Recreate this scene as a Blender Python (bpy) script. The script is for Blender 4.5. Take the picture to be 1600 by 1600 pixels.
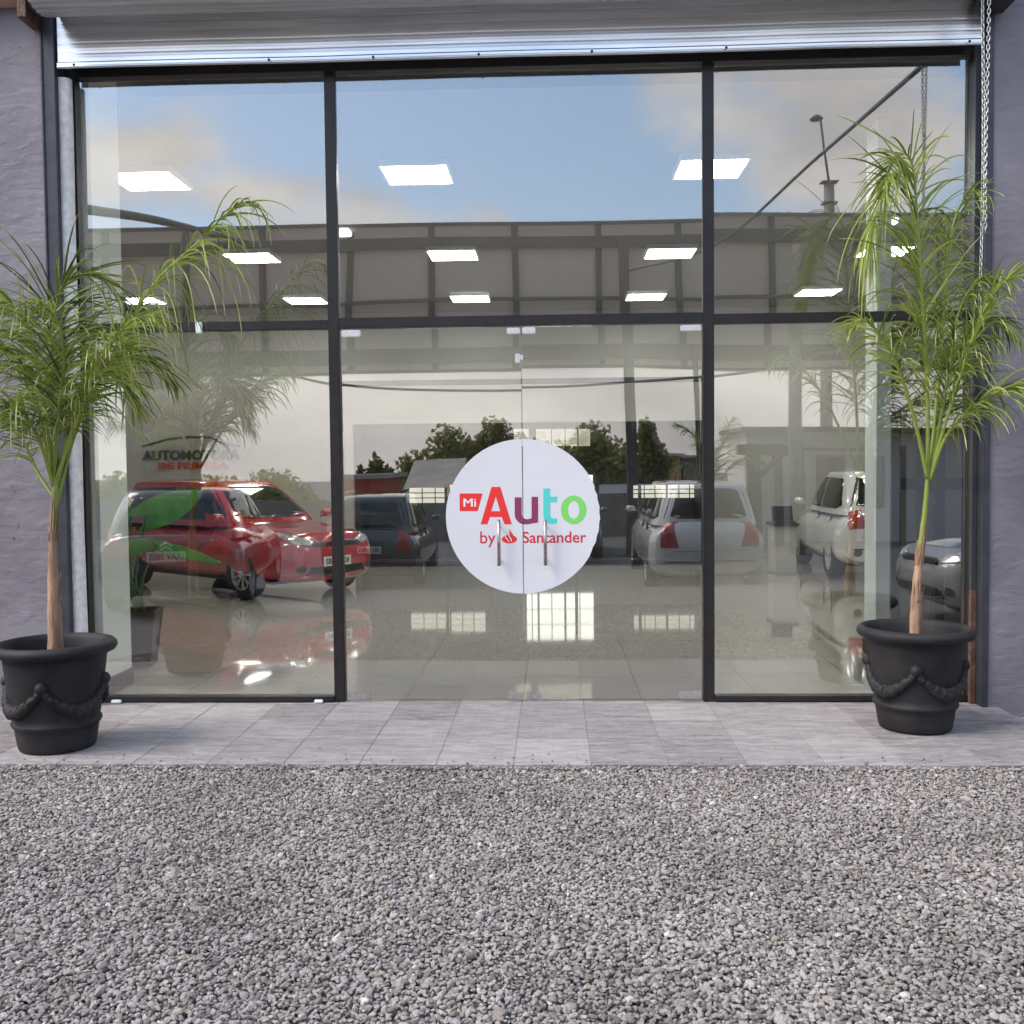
import bpy, bmesh, math, random
import numpy as np
from mathutils import Vector, Matrix, noise
from mathutils.bvhtree import BVHTree
random.seed(7); rng = np.random.default_rng(7)
rad = math.radians
for o in list(bpy.data.objects): bpy.data.objects.remove(o)
scene = bpy.context.scene; COL = scene.collection

# ------------------------------------------------------------------ camera
CAM = Vector((0.2165, -6.83, 1.565)); F = 1600.0
yaw, pitch, roll = rad(2.3196), rad(2.445), rad(-0.5666)
cy, sy, cp, sp = math.cos(yaw), math.sin(yaw), math.cos(pitch), math.sin(pitch)
FW = Vector((-sy*cp, cy*cp, -sp)); R0 = Vector((cy, sy, 0)); U0 = R0.cross(FW)
RT = R0*math.cos(roll) + U0*math.sin(roll); UP = -R0*math.sin(roll) + U0*math.cos(roll)
cd = bpy.data.cameras.new('camera'); cam = bpy.data.objects.new('camera', cd); COL.objects.link(cam)
M3 = Matrix((RT, UP, -FW)).transposed(); cam.matrix_world = Matrix.Translation(CAM) @ M3.to_4x4()
cd.sensor_width = 36; cd.lens = 36.0*F/1600; cd.clip_start = 0.05; cd.clip_end = 3000
scene.camera = cam
scene.render.resolution_x = 1024; scene.render.resolution_y = 1024

def at(px, py, Y):            # point on the plane y=Y seen at a pixel of the photograph
    d = FW + RT*((px-800)/F) - UP*((py-800)/F)
    return CAM + d*((Y-CAM.y)/d.y)
def gnd(px, py, z=0.0):
    d = FW + RT*((px-800)/F) - UP*((py-800)/F)
    return CAM + d*((z-CAM.z)/d.z)
def mir(px, py, Y):           # real place of a thing whose mirror image shows at a pixel, Y metres from the glass
    p = at(px, py, Y); return Vector((p.x, -Y, p.z))

# ------------------------------------------------------------------ world, sun, exposure
SUN_EL, SUN_AZ = 46, 203      # degrees; azimuth counter-clockwise from +x : sun stands behind the camera, to the left
sdir = Vector((math.cos(rad(SUN_EL))*math.cos(rad(SUN_AZ)), math.cos(rad(SUN_EL))*math.sin(rad(SUN_AZ)), math.sin(rad(SUN_EL))))
W = bpy.data.worlds.new('World'); scene.world = W; W.use_nodes = True
nt = W.node_tree; N = nt.nodes; Lk = nt.links; N.clear()
def nn(tp, **k):
    n = N.new(tp)
    for a, b in k.items(): setattr(n, a, b)
    return n
out = nn('ShaderNodeOutputWorld'); bg = nn('ShaderNodeBackground'); bg.inputs[1].default_value = 0.15
sky = nn('ShaderNodeTexSky', sky_type='NISHITA', sun_disc=False); sky.sun_elevation = rad(SUN_EL)
sky.sun_rotation = rad(90-SUN_AZ); sky.air_density = 1.0; sky.dust_density = 1.6
tc = nn('ShaderNodeTexCoord'); sep = nn('ShaderNodeSeparateXYZ'); Lk.new(tc.outputs['Generated'], sep.inputs[0])
mp = nn('ShaderNodeMapping'); mp.inputs['Scale'].default_value = (3.2, 3.2, 7.5); mp.inputs['Location'].default_value = (1.3, 0.4, 2.2)
Lk.new(tc.outputs['Generated'], mp.inputs[0])
n1 = nn('ShaderNodeTexNoise'); n1.inputs['Scale'].default_value = 1.0; n1.inputs['Detail'].default_value = 7; n1.inputs['Roughness'].default_value = 0.52
Lk.new(mp.outputs[0], n1.inputs[0])
n2 = nn('ShaderNodeTexNoise'); n2.inputs['Scale'].default_value = 1.6; n2.inputs['Detail'].default_value = 5
Lk.new(mp.outputs[0], n2.inputs[0])
# more cloud towards the horizon
hz = nn('ShaderNodeMapRange'); hz.inputs[1].default_value = 0.05; hz.inputs[2].default_value = 0.22; hz.inputs[3].default_value = 0.42; hz.inputs[4].default_value = 0.0
Lk.new(sep.outputs[2], hz.inputs[0])
ad = nn('ShaderNodeMath', operation='ADD'); Lk.new(n1.outputs[0], ad.inputs[0]); Lk.new(hz.outputs[0], ad.inputs[1])
cr = nn('ShaderNodeMapRange', interpolation_type='SMOOTHSTEP'); cr.inputs[1].default_value = 0.49; cr.inputs[2].default_value = 0.66
Lk.new(ad.outputs[0], cr.inputs[0])
cc = nn('ShaderNodeValToRGB'); e = cc.color_ramp.elements
e[0].position = 0.3; e[0].color = (4.3, 4.15, 4.25, 1); e[1].position = 0.7; e[1].color = (7.7, 7.35, 7.0, 1)
Lk.new(n2.outputs[0], cc.inputs[0])
mx = nn('ShaderNodeMix', data_type='RGBA'); Lk.new(cr.outputs[0], mx.inputs[0]); sm = nn('ShaderNodeMix', data_type='RGBA', blend_type='ADD'); sm.inputs[0].default_value = 1; sm.inputs[7].default_value = (1.1,1.55,2.2,1); Lk.new(sky.outputs[0], sm.inputs[6]); Lk.new(sm.outputs[2], mx.inputs[6]); Lk.new(cc.outputs[0], mx.inputs[7])
Lk.new(mx.outputs[2], bg.inputs[0]); Lk.new(bg.outputs[0], out.inputs[0])
sl = bpy.data.lights.new('sun', 'SUN'); sl.energy = 2.1; sl.angle = rad(30); sl.color = (1, 0.92, 0.82)
so = bpy.data.objects.new('sun', sl); COL.objects.link(so); so.rotation_euler = (-sdir).to_track_quat('-Z', 'Y').to_euler()
scene.view_settings.view_transform = 'Standard'; scene.view_settings.look = 'None'
scene.view_settings.exposure = 0.84; scene.view_settings.gamma = 1
scene.cycles.max_bounces = 10; scene.cycles.transparent_max_bounces = 24; scene.cycles.glossy_bounces = 5

# ------------------------------------------------------------------ materials
def mat(name, col=(.5,.5,.5), rough=.6, metal=0.0, var=0.0, vscale=8, bump=0.0, bscale=40, spec=.5, stretch=None, col2=None, coat=0, detail=6, emit=None, estr=0, bdist=.01):
    m = bpy.data.materials.new(name); m.use_nodes = True; t = m.node_tree; b = t.nodes['Principled BSDF']
    b.inputs['Base Color'].default_value = (*col, 1); b.inputs['Roughness'].default_value = rough
    b.inputs['Metallic'].default_value = metal; b.inputs['Specular IOR Level'].default_value = spec
    if coat: b.inputs['Coat Weight'].default_value = coat; b.inputs['Coat Roughness'].default_value = .04
    co = t.nodes.new('ShaderNodeTexCoord'); src = co.outputs['Object']
    if stretch:
        mm = t.nodes.new('ShaderNodeMapping'); mm.inputs['Scale'].default_value = stretch; t.links.new(src, mm.inputs[0]); src = mm.outputs[0]
    if var or col2:
        n = t.nodes.new('ShaderNodeTexNoise'); n.inputs['Scale'].default_value = vscale; n.inputs['Detail'].default_value = detail; n.inputs['Roughness'].default_value = .6
        t.links.new(src, n.inputs[0]); r = t.nodes.new('ShaderNodeValToRGB'); el = r.color_ramp.elements
        c2 = col2 or tuple(min(1, c*(1+var)) for c in col); c1 = col if col2 else tuple(c*(1-var) for c in col)
        el[0].position = .35; el[0].color = (*c1, 1); el[1].position = .65; el[1].color = (*c2, 1)
        t.links.new(n.outputs[0], r.inputs[0]); t.links.new(r.outputs[0], b.inputs['Base Color'])
    if bump:
        n = t.nodes.new('ShaderNodeTexNoise'); n.inputs['Scale'].default_value = bscale; n.inputs['Detail'].default_value = 5
        t.links.new(src, n.inputs[0]); bp = t.nodes.new('ShaderNodeBump'); bp.inputs['Strength'].default_value = bump; bp.inputs['Distance'].default_value = bdist
        t.links.new(n.outputs[0], bp.inputs['Height']); t.links.new(bp.outputs[0], b.inputs['Normal'])
    if emit: b.inputs['Emission Color'].default_value = (*emit, 1); b.inputs['Emission Strength'].default_value = estr
    return m
Mt = {}
Mt['frame'] = mat('frame_paint', (.014,.0115,.0115), .42, var=.25, vscale=12, bump=.15, bscale=60)
Mt['jamb'] = mat('jamb_steel', (.028,.031,.042), .42, col2=(.05,.052,.062), vscale=5, bump=.2, bscale=30)
Mt['rust'] = mat('rusty_steel', (.05,.035,.03), .7, col2=(.16,.08,.05), vscale=14, bump=.4, bscale=60)
Mt['galv'] = mat('galvanised', (.80,.80,.81), .28, 1.0, var=.12, vscale=5, stretch=(.25,4,4))
Mt['galv_old'] = mat('weathered_galvanised', (.58,.57,.57), .48, .85, col2=(.76,.75,.76), vscale=5, stretch=(.3,5,5), bump=.1, bscale=20)
Mt['chain'] = mat('chain_zinc', (.62,.62,.60), .4, .7, var=.2, vscale=60)
Mt['steel'] = mat('brushed_steel', (.42,.39,.37), .28, 1.0, var=.1, vscale=30)
Mt['chrome'] = mat('polished_fitting', (.8,.79,.79), .32, .55, var=.12, vscale=80)
Mt['fitting'] = mat('worn_fitting', (.52,.50,.50), .3, .8, var=.15, vscale=40)
Mt['pipe'] = mat('whitewashed_pipe', (.88,.85,.82), .75, col2=(.68,.64,.61), vscale=22, bump=.7, bscale=40, detail=9)
Mt['pot'] = mat('black_plastic', (.011,.0105,.012), .6, col2=(.024,.022,.024), vscale=7, spec=.3, bump=.6, bscale=220, bdist=.004)
Mt['soil'] = mat('potting_soil', (.035,.028,.022), .95, col2=(.09,.07,.05), vscale=70, bump=1, bscale=90)
Mt['white'] = mat('white_plaster', (.82,.86,.85), .75, var=.02, vscale=2)
Mt['iwall'] = mat('interior_plaster', (.42,.405,.375), .8, var=.03, vscale=1.5)
Mt['ceil'] = mat('ceiling_board', (.22,.22,.22), .9, var=.03, vscale=2)
Mt['skirt'] = mat('skirting', (.06,.035,.028), .5, var=.2, vscale=20)
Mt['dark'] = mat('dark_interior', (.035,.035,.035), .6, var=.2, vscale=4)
Mt['black'] = mat('black_rubber', (.012,.012,.012), .55, var=.2, vscale=20)
Mt['sticker'] = mat('sticker_vinyl', (.74,.73,.76), .42, var=.015, vscale=4, bump=.12, bscale=6, stretch=(1,1,3))
Mt['ink_red'] = mat('vinyl_red', (.86,.035,.035), .4)
Mt['ink_crimson'] = mat('vinyl_crimson', (.62,.02,.05), .4)
Mt['ink_plum'] = mat('vinyl_plum', (.27,.04,.11), .4)
Mt['ink_teal'] = mat('vinyl_teal', (.10,.66,.62), .4)
Mt['ink_green'] = mat('vinyl_green', (.23,.70,.15), .4)
Mt['ink_white'] = mat('vinyl_white', (.85,.84,.86), .4)
Mt['ink_black'] = mat('letter_black', (.02,.02,.02), .5)
Mt['ink_dred'] = mat('letter_red', (.42,.02,.02), .5)
Mt['paper'] = mat('paper', (.85,.82,.70), .8, var=.03, vscale=20)
Mt['canvas'] = mat('fascia_sheet', (.66,.60,.54), .75, var=.04, vscale=.6)
Mt['ribs'] = mat('fascia_ribs', (.075,.068,.06), .6, var=.1, vscale=3)
_t = Mt['canvas'].node_tree; _b = _t.nodes['Principled BSDF']; _tr = _t.nodes.new('ShaderNodeBsdfTranslucent'); _tr.inputs[0].default_value = (.62,.54,.46,1); _ms = _t.nodes.new('ShaderNodeMixShader'); _ms.inputs[0].default_value = .45
_t.links.new(_b.outputs[0], _ms.inputs[1]); _t.links.new(_tr.outputs[0], _ms.inputs[2]); _t.links.new(_ms.outputs[0], _t.nodes['Material Output'].inputs[0])
Mt['concrete'] = mat('post_concrete', (.22,.21,.19), .85, var=.2, vscale=3, bump=.3, bscale=20)
Mt['tyre'] = mat('tyre_rubber', (.018,.018,.018), .75, bump=.2, bscale=50)
Mt['rim'] = mat('alloy_rim', (.55,.54,.52), .3, .9, var=.05)
Mt['cglass'] = mat('car_window', (.012,.014,.015), .04, spec=.8)
Mt['lens'] = mat('headlamp_lens', (.55,.56,.55), .08, .35, var=.35, vscale=22, coat=1)
Mt['tail'] = mat('tail_lens', (.38,.012,.015), .12, coat=1, var=.3, vscale=25)
Mt['plate'] = mat('plate_white', (.72,.72,.70), .45)
Mt['trim'] = mat('black_trim', (.015,.015,.016), .4)
Mt['leafbig'] = mat('broad_leaf', (.09,.34,.03), .34, col2=(.18,.52,.06), vscale=6, bump=.3, bscale=25)
Mt['stalk'] = mat('leaf_stalk', (.05,.14,.03), .45, var=.3, vscale=8)
Mt['wicker'] = mat('brown_planter', (.055,.038,.03), .7, col2=(.09,.062,.05), vscale=40, bump=.8, bscale=60, stretch=(1,1,4))
def leaf_mat(name, c1, c2, c3):
    m = bpy.data.materials.new(name); m.use_nodes = True; t = m.node_tree; b = t.nodes['Principled BSDF']
    a = t.nodes.new('ShaderNodeAttribute'); a.attribute_name = 'tint'; r = t.nodes.new('ShaderNodeValToRGB'); el = r.color_ramp.elements
    el[0].position = 0; el[0].color = (*c1, 1); el[1].position = .72; el[1].color = (*c2, 1); x = el.new(1.0); x.color = (*c3, 1)
    t.links.new(a.outputs['Fac'], r.inputs[0]); t.links.new(r.outputs[0], b.inputs['Base Color']); b.inputs['Roughness'].default_value = .42
    tr = t.nodes.new('ShaderNodeBsdfTranslucent'); t.links.new(r.outputs[0], tr.inputs[0]); ms = t.nodes.new('ShaderNodeMixShader'); ms.inputs[0].default_value = .3
    t.links.new(b.outputs[0], ms.inputs[1]); t.links.new(tr.outputs[0], ms.inputs[2]); t.links.new(ms.outputs[0], t.nodes['Material Output'].inputs[0]); return m
Mt['frond'] = leaf_mat('palm_leaflet', (.055,.088,.016), (.37,.45,.085), (.62,.53,.33))
Mt['tree'] = leaf_mat('tree_leaf', (.12,.13,.035), (.34,.33,.10), (.42,.40,.16))
Mt['bark'] = mat('palm_bark', (.42,.26,.17), .85, col2=(.13,.08,.05), vscale=9, stretch=(2.5,2.5,.35), bump=.9, bscale=30)
Mt['tbark'] = mat('tree_bark', (.09,.07,.05), .9, var=.3, vscale=6)
def emis(name, col, s):
    m = bpy.data.materials.new(name); m.use_nodes = True; t = m.node_tree; t.nodes.clear()
    o = t.nodes.new('ShaderNodeOutputMaterial'); e = t.nodes.new('ShaderNodeEmission'); e.inputs[0].default_value = (*col, 1); e.inputs[1].default_value = s
    t.links.new(e.outputs[0], o.inputs[0]); return m
Mt['lamp'] = emis('led_panel', (1, .985, .93), 24.0)
Mt['litwin'] = emis('daylight_glow', (1, .98, .88), 1.1); Mt['dimwin'] = emis('dim_daylight_glow', (1, .93, .80), .55)  # panes emit by themselves in place of daylight behind; side ones dimmer
def paint(name, c):
    m = mat(name, c, .25, 0.0, coat=1, spec=.6); return m
# wall plaster: painted, trowelled, with chips
def plaster():
    m = mat('painted_render', (.17,.145,.185), .62, bump=.55, bscale=3.0, spec=.35, bdist=.03)
    t = m.node_tree; b = t.nodes['Principled BSDF']; co = [n for n in t.nodes if n.type == 'TEX_COORD'][0]
    n = t.nodes.new('ShaderNodeTexNoise'); n.inputs['Scale'].default_value = 2.2; n.inputs['Detail'].default_value = 8; t.links.new(co.outputs['Object'], n.inputs[0])
    r = t.nodes.new('ShaderNodeValToRGB'); el = r.color_ramp.elements; el[0].position = .35; el[0].color = (.180,.163,.186,1); el[1].position = .68; el[1].color = (.240,.219,.243,1)
    t.links.new(n.outputs[0], r.inputs[0])
    v = t.nodes.new('ShaderNodeTexNoise'); v.inputs['Scale'].default_value = 7; v.inputs['Detail'].default_value = 10; v.inputs['Roughness'].default_value = .75; t.links.new(co.outputs['Object'], v.inputs[0])
    th = t.nodes.new('ShaderNodeMapRange'); th.inputs[1].default_value = .645; th.inputs[2].default_value = .67; t.links.new(v.outputs[0], th.inputs[0])
    mx = t.nodes.new('ShaderNodeMix'); mx.data_type = 'RGBA'; t.links.new(th.outputs[0], mx.inputs[0]); t.links.new(r.outputs[0], mx.inputs[6]); mx.inputs[7].default_value = (.06,.045,.05,1)
    t.links.new(mx.outputs[2], b.inputs['Base Color'])
    # second, horizontal trowel strokes
    mm = t.nodes.new('ShaderNodeMapping'); mm.inputs['Scale'].default_value = (2, 2, 4.5); t.links.new(co.outputs['Object'], mm.inputs[0])
    n3 = t.nodes.new('ShaderNodeTexNoise'); n3.inputs['Scale'].default_value = 2.5; n3.inputs['Detail'].default_value = 8; n3.inputs['Distortion'].default_value = .8; t.links.new(mm.outputs[0], n3.inputs[0])
    b2 = t.nodes.new('ShaderNodeBump'); b2.inputs['Strength'].default_value = .5; b2.inputs['Distance'].default_value = .018
    b1 = [q for q in t.nodes if q.type == 'BUMP' and q != b2][0]
    t.links.new(n3.outputs[0], b2.inputs['Height']); t.links.new(b1.outputs[0], b2.inputs['Normal']); t.links.new(b2.outputs[0], b.inputs['Normal']); return m
Mt['plaster'] = plaster()
# coated shop glass: reflects about a quarter, lets the rest through slightly tinted
def glass(name, refl, tint, warp=0.0, seed=0.0):
    m = bpy.data.materials.new(name); m.use_nodes = True; t = m.node_tree; t.nodes.clear()
    o = t.nodes.new('ShaderNodeOutputMaterial'); g = t.nodes.new('ShaderNodeBsdfGlossy'); g.inputs['Roughness'].default_value = 0.0; g.inputs[0].default_value = (1,1,1,1)
    tr = t.nodes.new('ShaderNodeBsdfTransparent'); tr.inputs[0].default_value = (*tint, 1)
    fr = t.nodes.new('ShaderNodeFresnel'); fr.inputs[0].default_value = 1.5; a = t.nodes.new('ShaderNodeMath'); a.operation = 'ADD'; a.inputs[1].default_value = refl; a.use_clamp = True
    t.links.new(fr.outputs[0], a.inputs[0]); ms = t.nodes.new('ShaderNodeMixShader'); t.links.new(a.outputs[0], ms.inputs[0]); t.links.new(tr.outputs[0], ms.inputs[1]); t.links.new(g.outputs[0], ms.inputs[2])
    t.links.new(ms.outputs[0], o.inputs[0])
    if warp:
        co = t.nodes.new('ShaderNodeTexCoord'); mp_ = t.nodes.new('ShaderNodeMapping'); mp_.inputs['Location'].default_value = (seed, seed*2, seed*3); t.links.new(co.outputs['Object'], mp_.inputs[0])
        n = t.nodes.new('ShaderNodeTexNoise'); n.inputs['Scale'].default_value = .42; n.inputs['Detail'].default_value = 1.0; n.inputs['Roughness'].default_value = .25; t.links.new(mp_.outputs[0], n.inputs[0])
        bp = t.nodes.new('ShaderNodeBump'); bp.inputs['Strength'].default_value = 1; bp.inputs['Distance'].default_value = warp
        t.links.new(n.outputs[0], bp.inputs['Height']); t.links.new(bp.outputs[0], g.inputs['Normal'])
    return m
Mt['glass_in'] = glass('glass_inner_face', 0.0, (.99,1,.99))
Mt['glass'] = [glass('coated_glass_%d' % i, .235 if i < 3 else .19, (.90,.93,.91), .012, i*1.7+.3) for i in range(7)]
# polished porcelain floor
def floor_mat():
    m = mat('polished_porcelain', (.40,.365,.315), .05, bump=.5, bscale=1.4, spec=.9, bdist=.0025, coat=.8)
    t = m.node_tree; b = t.nodes['Principled BSDF']; co = [n for n in t.nodes if n.type == 'TEX_COORD'][0]
    br = t.nodes.new('ShaderNodeTexBrick'); br.offset = 0; br.inputs['Scale'].default_value = 1.0; br.inputs['Mortar Size'].default_value = .003; br.inputs['Brick Width'].default_value = .8; br.inputs['Row Height'].default_value = .8
    br.inputs['Color1'].default_value = (.62,.58,.51,1); br.inputs['Color2'].default_value = (.60,.56,.49,1); br.inputs['Mortar'].default_value = (.40,.37,.32,1)
    t.links.new(co.outputs['Object'], br.inputs[0]); t.links.new(br.outputs[0], b.inputs['Base Color']); return m
Mt['floor'] = floor_mat()
# stamped concrete paving slabs
def tile_mat():
    m = mat('stamped_paving', (.27,.265,.28), .62, bump=.5, bscale=18, spec=.4, bdist=.006)
    t = m.node_tree; b = t.nodes['Principled BSDF']; co = [n for n in t.nodes if n.type == 'TEX_COORD'][0]
    a = t.nodes.new('ShaderNodeAttribute'); a.attribute_name = 'tint'
    mm = t.nodes.new('ShaderNodeMapping'); mm.inputs['Scale'].default_value = (1.2, 5, 1); t.links.new(co.outputs['Object'], mm.inputs[0])
    n = t.nodes.new('ShaderNodeTexNoise'); n.inputs['Scale'].default_value = 3.5; n.inputs['Detail'].default_value = 10; n.inputs['Roughness'].default_value = .68; n.inputs['Distortion'].default_value = .6; t.links.new(mm.outputs[0], n.inputs[0])
    ad = t.nodes.new('ShaderNodeMath'); ad.operation = 'MULTIPLY_ADD'; ad.inputs[1].default_value = .22; t.links.new(a.outputs['Fac'], ad.inputs[0]); t.links.new(n.outputs[0], ad.inputs[2])
    r = t.nodes.new('ShaderNodeValToRGB'); el = r.color_ramp.elements; el[0].position = .38; el[0].color = (.130,.119,.122,1); el[1].position = .82; el[1].color = (.350,.320,.320,1)
    t.links.new(ad.outputs[0], r.inputs[0])
    # worn light scratches
    m2 = t.nodes.new('ShaderNodeMapping'); m2.inputs['Scale'].default_value = (2.5, 14, 1); t.links.new(co.outputs['Object'], m2.inputs[0])
    s = t.nodes.new('ShaderNodeTexNoise'); s.inputs['Scale'].default_value = 5; s.inputs['Detail'].default_value = 12; s.inputs['Roughness'].default_value = .8; t.links.new(m2.outputs[0], s.inputs[0])
    th = t.nodes.new('ShaderNodeMapRange'); th.inputs[1].default_value = .53; th.inputs[2].default_value = .64; th.inputs[4].default_value = .8; t.links.new(s.outputs[0], th.inputs[0])
    mx = t.nodes.new('ShaderNodeMix'); mx.data_type = 'RGBA'; t.links.new(th.outputs[0], mx.inputs[0]); t.links.new(r.outputs[0], mx.inputs[6]); mx.inputs[7].default_value = (.50,.47,.46,1)
    # stamped sub-joints: a finer random brick pattern
    br = t.nodes.new('ShaderNodeTexBrick'); br.inputs['Scale'].default_value = 1; br.inputs['Brick Width'].default_value = .205; br.inputs['Row Height'].default_value = .1366; br.inputs['Mortar Size'].default_value = .0035; br.inputs['Mortar Smooth'].default_value = .6; br.offset = .37
    br.inputs['Color1'].default_value = (1,1,1,1); br.inputs['Color2'].default_value = (.9,.9,.9,1); br.inputs['Mortar'].default_value = (.0,.0,.0,1)
    t.links.new(co.outputs['Object'], br.inputs[0])
    m3 = t.nodes.new('ShaderNodeMix'); m3.data_type = 'RGBA'; m3.blend_type = 'MULTIPLY'; m3.inputs[0].default_value = .17; t.links.new(mx.outputs[2], m3.inputs[6]); t.links.new(br.outputs[0], m3.inputs[7])
    t.links.new(m3.outputs[2], b.inputs['Base Color']); return m
Mt['tile'] = tile_mat()
def stone_mat():
    m = mat('basalt_chip', (.2,.2,.2), .8, bump=.5, bscale=5, spec=.3, bdist=.1)
    t = m.node_tree; b = t.nodes['Principled BSDF']; oi = t.nodes.new('ShaderNodeObjectInfo'); r = t.nodes.new('ShaderNodeValToRGB'); r.color_ramp.interpolation = 'LINEAR'; el = r.color_ramp.elements
    el[0].position = 0; el[0].color = (.178,.156,.148,1); el[1].position = .5; el[1].color = (.365,.325,.310,1)
    for p, c in ((.90,(.43,.40,.385)), (.93,(.34,.30,.23)), (.955,(.43,.39,.32)), (.985,(.50,.48,.46)), (.998,(.62,.60,.57))):
        x = el.new(p); x.color = (*c, 1)
    t.links.new(oi.outputs['Random'], r.inputs[0])
    co = t.nodes.new('ShaderNodeTexCoord'); n = t.nodes.new('ShaderNodeTexNoise'); n.inputs['Scale'].default_value = 6; n.inputs['Detail'].default_value = 6; t.links.new(co.outputs['Object'], n.inputs[0])
    mr = t.nodes.new('ShaderNodeMapRange'); mr.inputs[3].default_value = .65; mr.inputs[4].default_value = 1.35; t.links.new(n.outputs[0], mr.inputs[0])
    mx = t.nodes.new('ShaderNodeMix'); mx.data_type = 'RGBA'; mx.blend_type = 'MULTIPLY'; mx.inputs[0].default_value = 1; t.links.new(r.outputs[0], mx.inputs[6]); t.links.new(mr.outputs[0], mx.inputs[7])
    n2_ = t.nodes.new('ShaderNodeTexNoise'); n2_.inputs['Scale'].default_value = 1.3; n2_.inputs['Detail'].default_value = 4; t.links.new(oi.outputs['Location'], n2_.inputs[0])
    m2_ = t.nodes.new('ShaderNodeMapRange'); m2_.inputs[1].default_value = .3; m2_.inputs[2].default_value = .7; m2_.inputs[3].default_value = .80; m2_.inputs[4].default_value = 1.15; t.links.new(n2_.outputs[0], m2_.inputs[0])
    mx2 = t.nodes.new('ShaderNodeMix'); mx2.data_type = 'RGBA'; mx2.blend_type = 'MULTIPLY'; mx2.inputs[0].default_value = 1; t.links.new(mx.outputs[2], mx2.inputs[6]); t.links.new(m2_.outputs[0], mx2.inputs[7])
    t.links.new(mx2.outputs[2], b.inputs['Base Color']); return m
Mt['stone'] = stone_mat()
Mt['grit'] = mat('ground_grit', (.07,.066,.066), .95, col2=(.20,.19,.185), vscale=55, bump=1, bscale=70, detail=10)

# ------------------------------------------------------------------ mesh helpers
class MB:
    def __init__(s): s.v = []; s.f = []; s.sm = []; s.mi = []; s.t = []
    def add(s, vs, fs, smooth=False, mi=0, tint=0.5):
        o = len(s.v); s.v += [tuple(p) for p in vs]; s.t += [tint]*len(vs)
        for f in fs: s.f.append(tuple(i+o for i in f)); s.sm.append(smooth); s.mi.append(mi)
        return s
    def box(s, a, b, mi=0, tint=.5):
        x0,y0,z0 = [min(a[i], b[i]) for i in range(3)]; x1,y1,z1 = [max(a[i], b[i]) for i in range(3)]
        s.add([(x0,y0,z0),(x1,y0,z0),(x1,y1,z0),(x0,y1,z0),(x0,y0,z1),(x1,y0,z1),(x1,y1,z1),(x0,y1,z1)],
              [(0,3,2,1),(4,5,6,7),(0,1,5,4),(1,2,6,5),(2,3,7,6),(3,0,4,7)], False, mi, tint); return s
    def tube(s, pts, r, n=8, cap=True, mi=0, tint=.5, flat=1.0):
        pts = [Vector(p) for p in pts]; m = len(pts); rs = r if isinstance(r, (list, tuple)) else [r]*m; vs = []; fs = []; ref = None
        for i, p in enumerate(pts):
            t = (pts[min(i+1, m-1)]-pts[max(i-1, 0)]).normalized()
            if ref is None:
                ref = Vector((0,0,1)) if abs(t.z) < .9 else Vector((1,0,0))
            a = (ref - t*ref.dot(t)).normalized(); b = t.cross(a); ref = a
            for k in range(n):
                q = 2*math.pi*k/n; vs.append(p + a*math.cos(q)*rs[i] + b*math.sin(q)*rs[i]*flat)
        for i in range(m-1):
            for k in range(n): fs.append((i*n+k, i*n+(k+1)%n, (i+1)*n+(k+1)%n, (i+1)*n+k))
        if cap: fs.append(tuple(range(n-1, -1, -1))); fs.append(tuple((m-1)*n+k for k in range(n)))
        s.add(vs, fs, True, mi, tint)
        if cap: s.sm[-1] = s.sm[-2] = False
        return s
    def lathe(s, prof, c=(0,0,0), n=48, axis='z', mi=0, cap=False):
        vs = []; fs = []; m = len(prof)
        for r, h in prof:
            for k in range(n):
                q = 2*math.pi*k/n
                if axis == 'z': vs.append((c[0]+r*math.cos(q), c[1]+r*math.sin(q), c[2]+h))
                else: vs.append((c[0]+r*math.cos(q), c[1]+h, c[2]+r*math.sin(q)))
        for i in range(m-1):
            for k in range(n):
                f = (i*n+k, i*n+(k+1)%n, (i+1)*n+(k+1)%n, (i+1)*n+k); fs.append(f if axis == 'z' else f[::-1])
        s.add(vs, fs, True, mi); return s
    def poly(s, pts2, y0, y1, mi=0):     # polygon in x,z extruded between y0 (front) and y1
        n = len(pts2); vs = [(p[0], y0, p[1]) for p in pts2] + [(p[0], y1, p[1]) for p in pts2]
        s.add(vs, [tuple(range(n)), tuple(range(2*n-1, n-1, -1))] + [(i, i+n, (i+1)%n+n, (i+1)%n) for i in range(n)], False, mi); return s
    def build(s, name, mats, parent=None, tri=False):
        me = bpy.data.meshes.new(name); me.from_pydata(s.v, [], s.f)
        for m in (mats if isinstance(mats, (list, tuple)) else [mats]): me.materials.append(m)
        me.polygons.foreach_set('use_smooth', s.sm); me.polygons.foreach_set('material_index', s.mi)
        at_ = me.attributes.new('tint', 'FLOAT', 'POINT'); at_.data.foreach_set('value', s.t); me.update()
        o = bpy.data.objects.new(name, me); COL.objects.link(o)
        if parent: o.parent = parent
        return o
def fixn(o, bevel=0, seg=2):
    bm = bmesh.new(); bm.from_mesh(o.data); bmesh.ops.recalc_face_normals(bm, faces=bm.faces)
    if bevel:
        bmesh.ops.bevel(bm, geom=[e for e in bm.edges if e.is_manifold and e.calc_face_angle(0) > .5], offset=bevel, segments=seg, affect='EDGES', clamp_overlap=True)
    bm.to_mesh(o.data); bm.free(); return o
def thing(name, label, cat, loc=(0,0,0), rz=0, group=None):
    o = bpy.data.objects.new(name, None); COL.objects.link(o); o.location = loc; o.rotation_euler = (0,0,rz); o['label'] = label; o['category'] = cat
    if group: o['group'] = group
    o.empty_display_size = .1; return o
def tag(o, label, cat, group=None, kind=None):
    o['label'] = label; o['category'] = cat
    if group: o['group'] = group
    if kind: o['kind'] = kind
    return o
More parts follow.
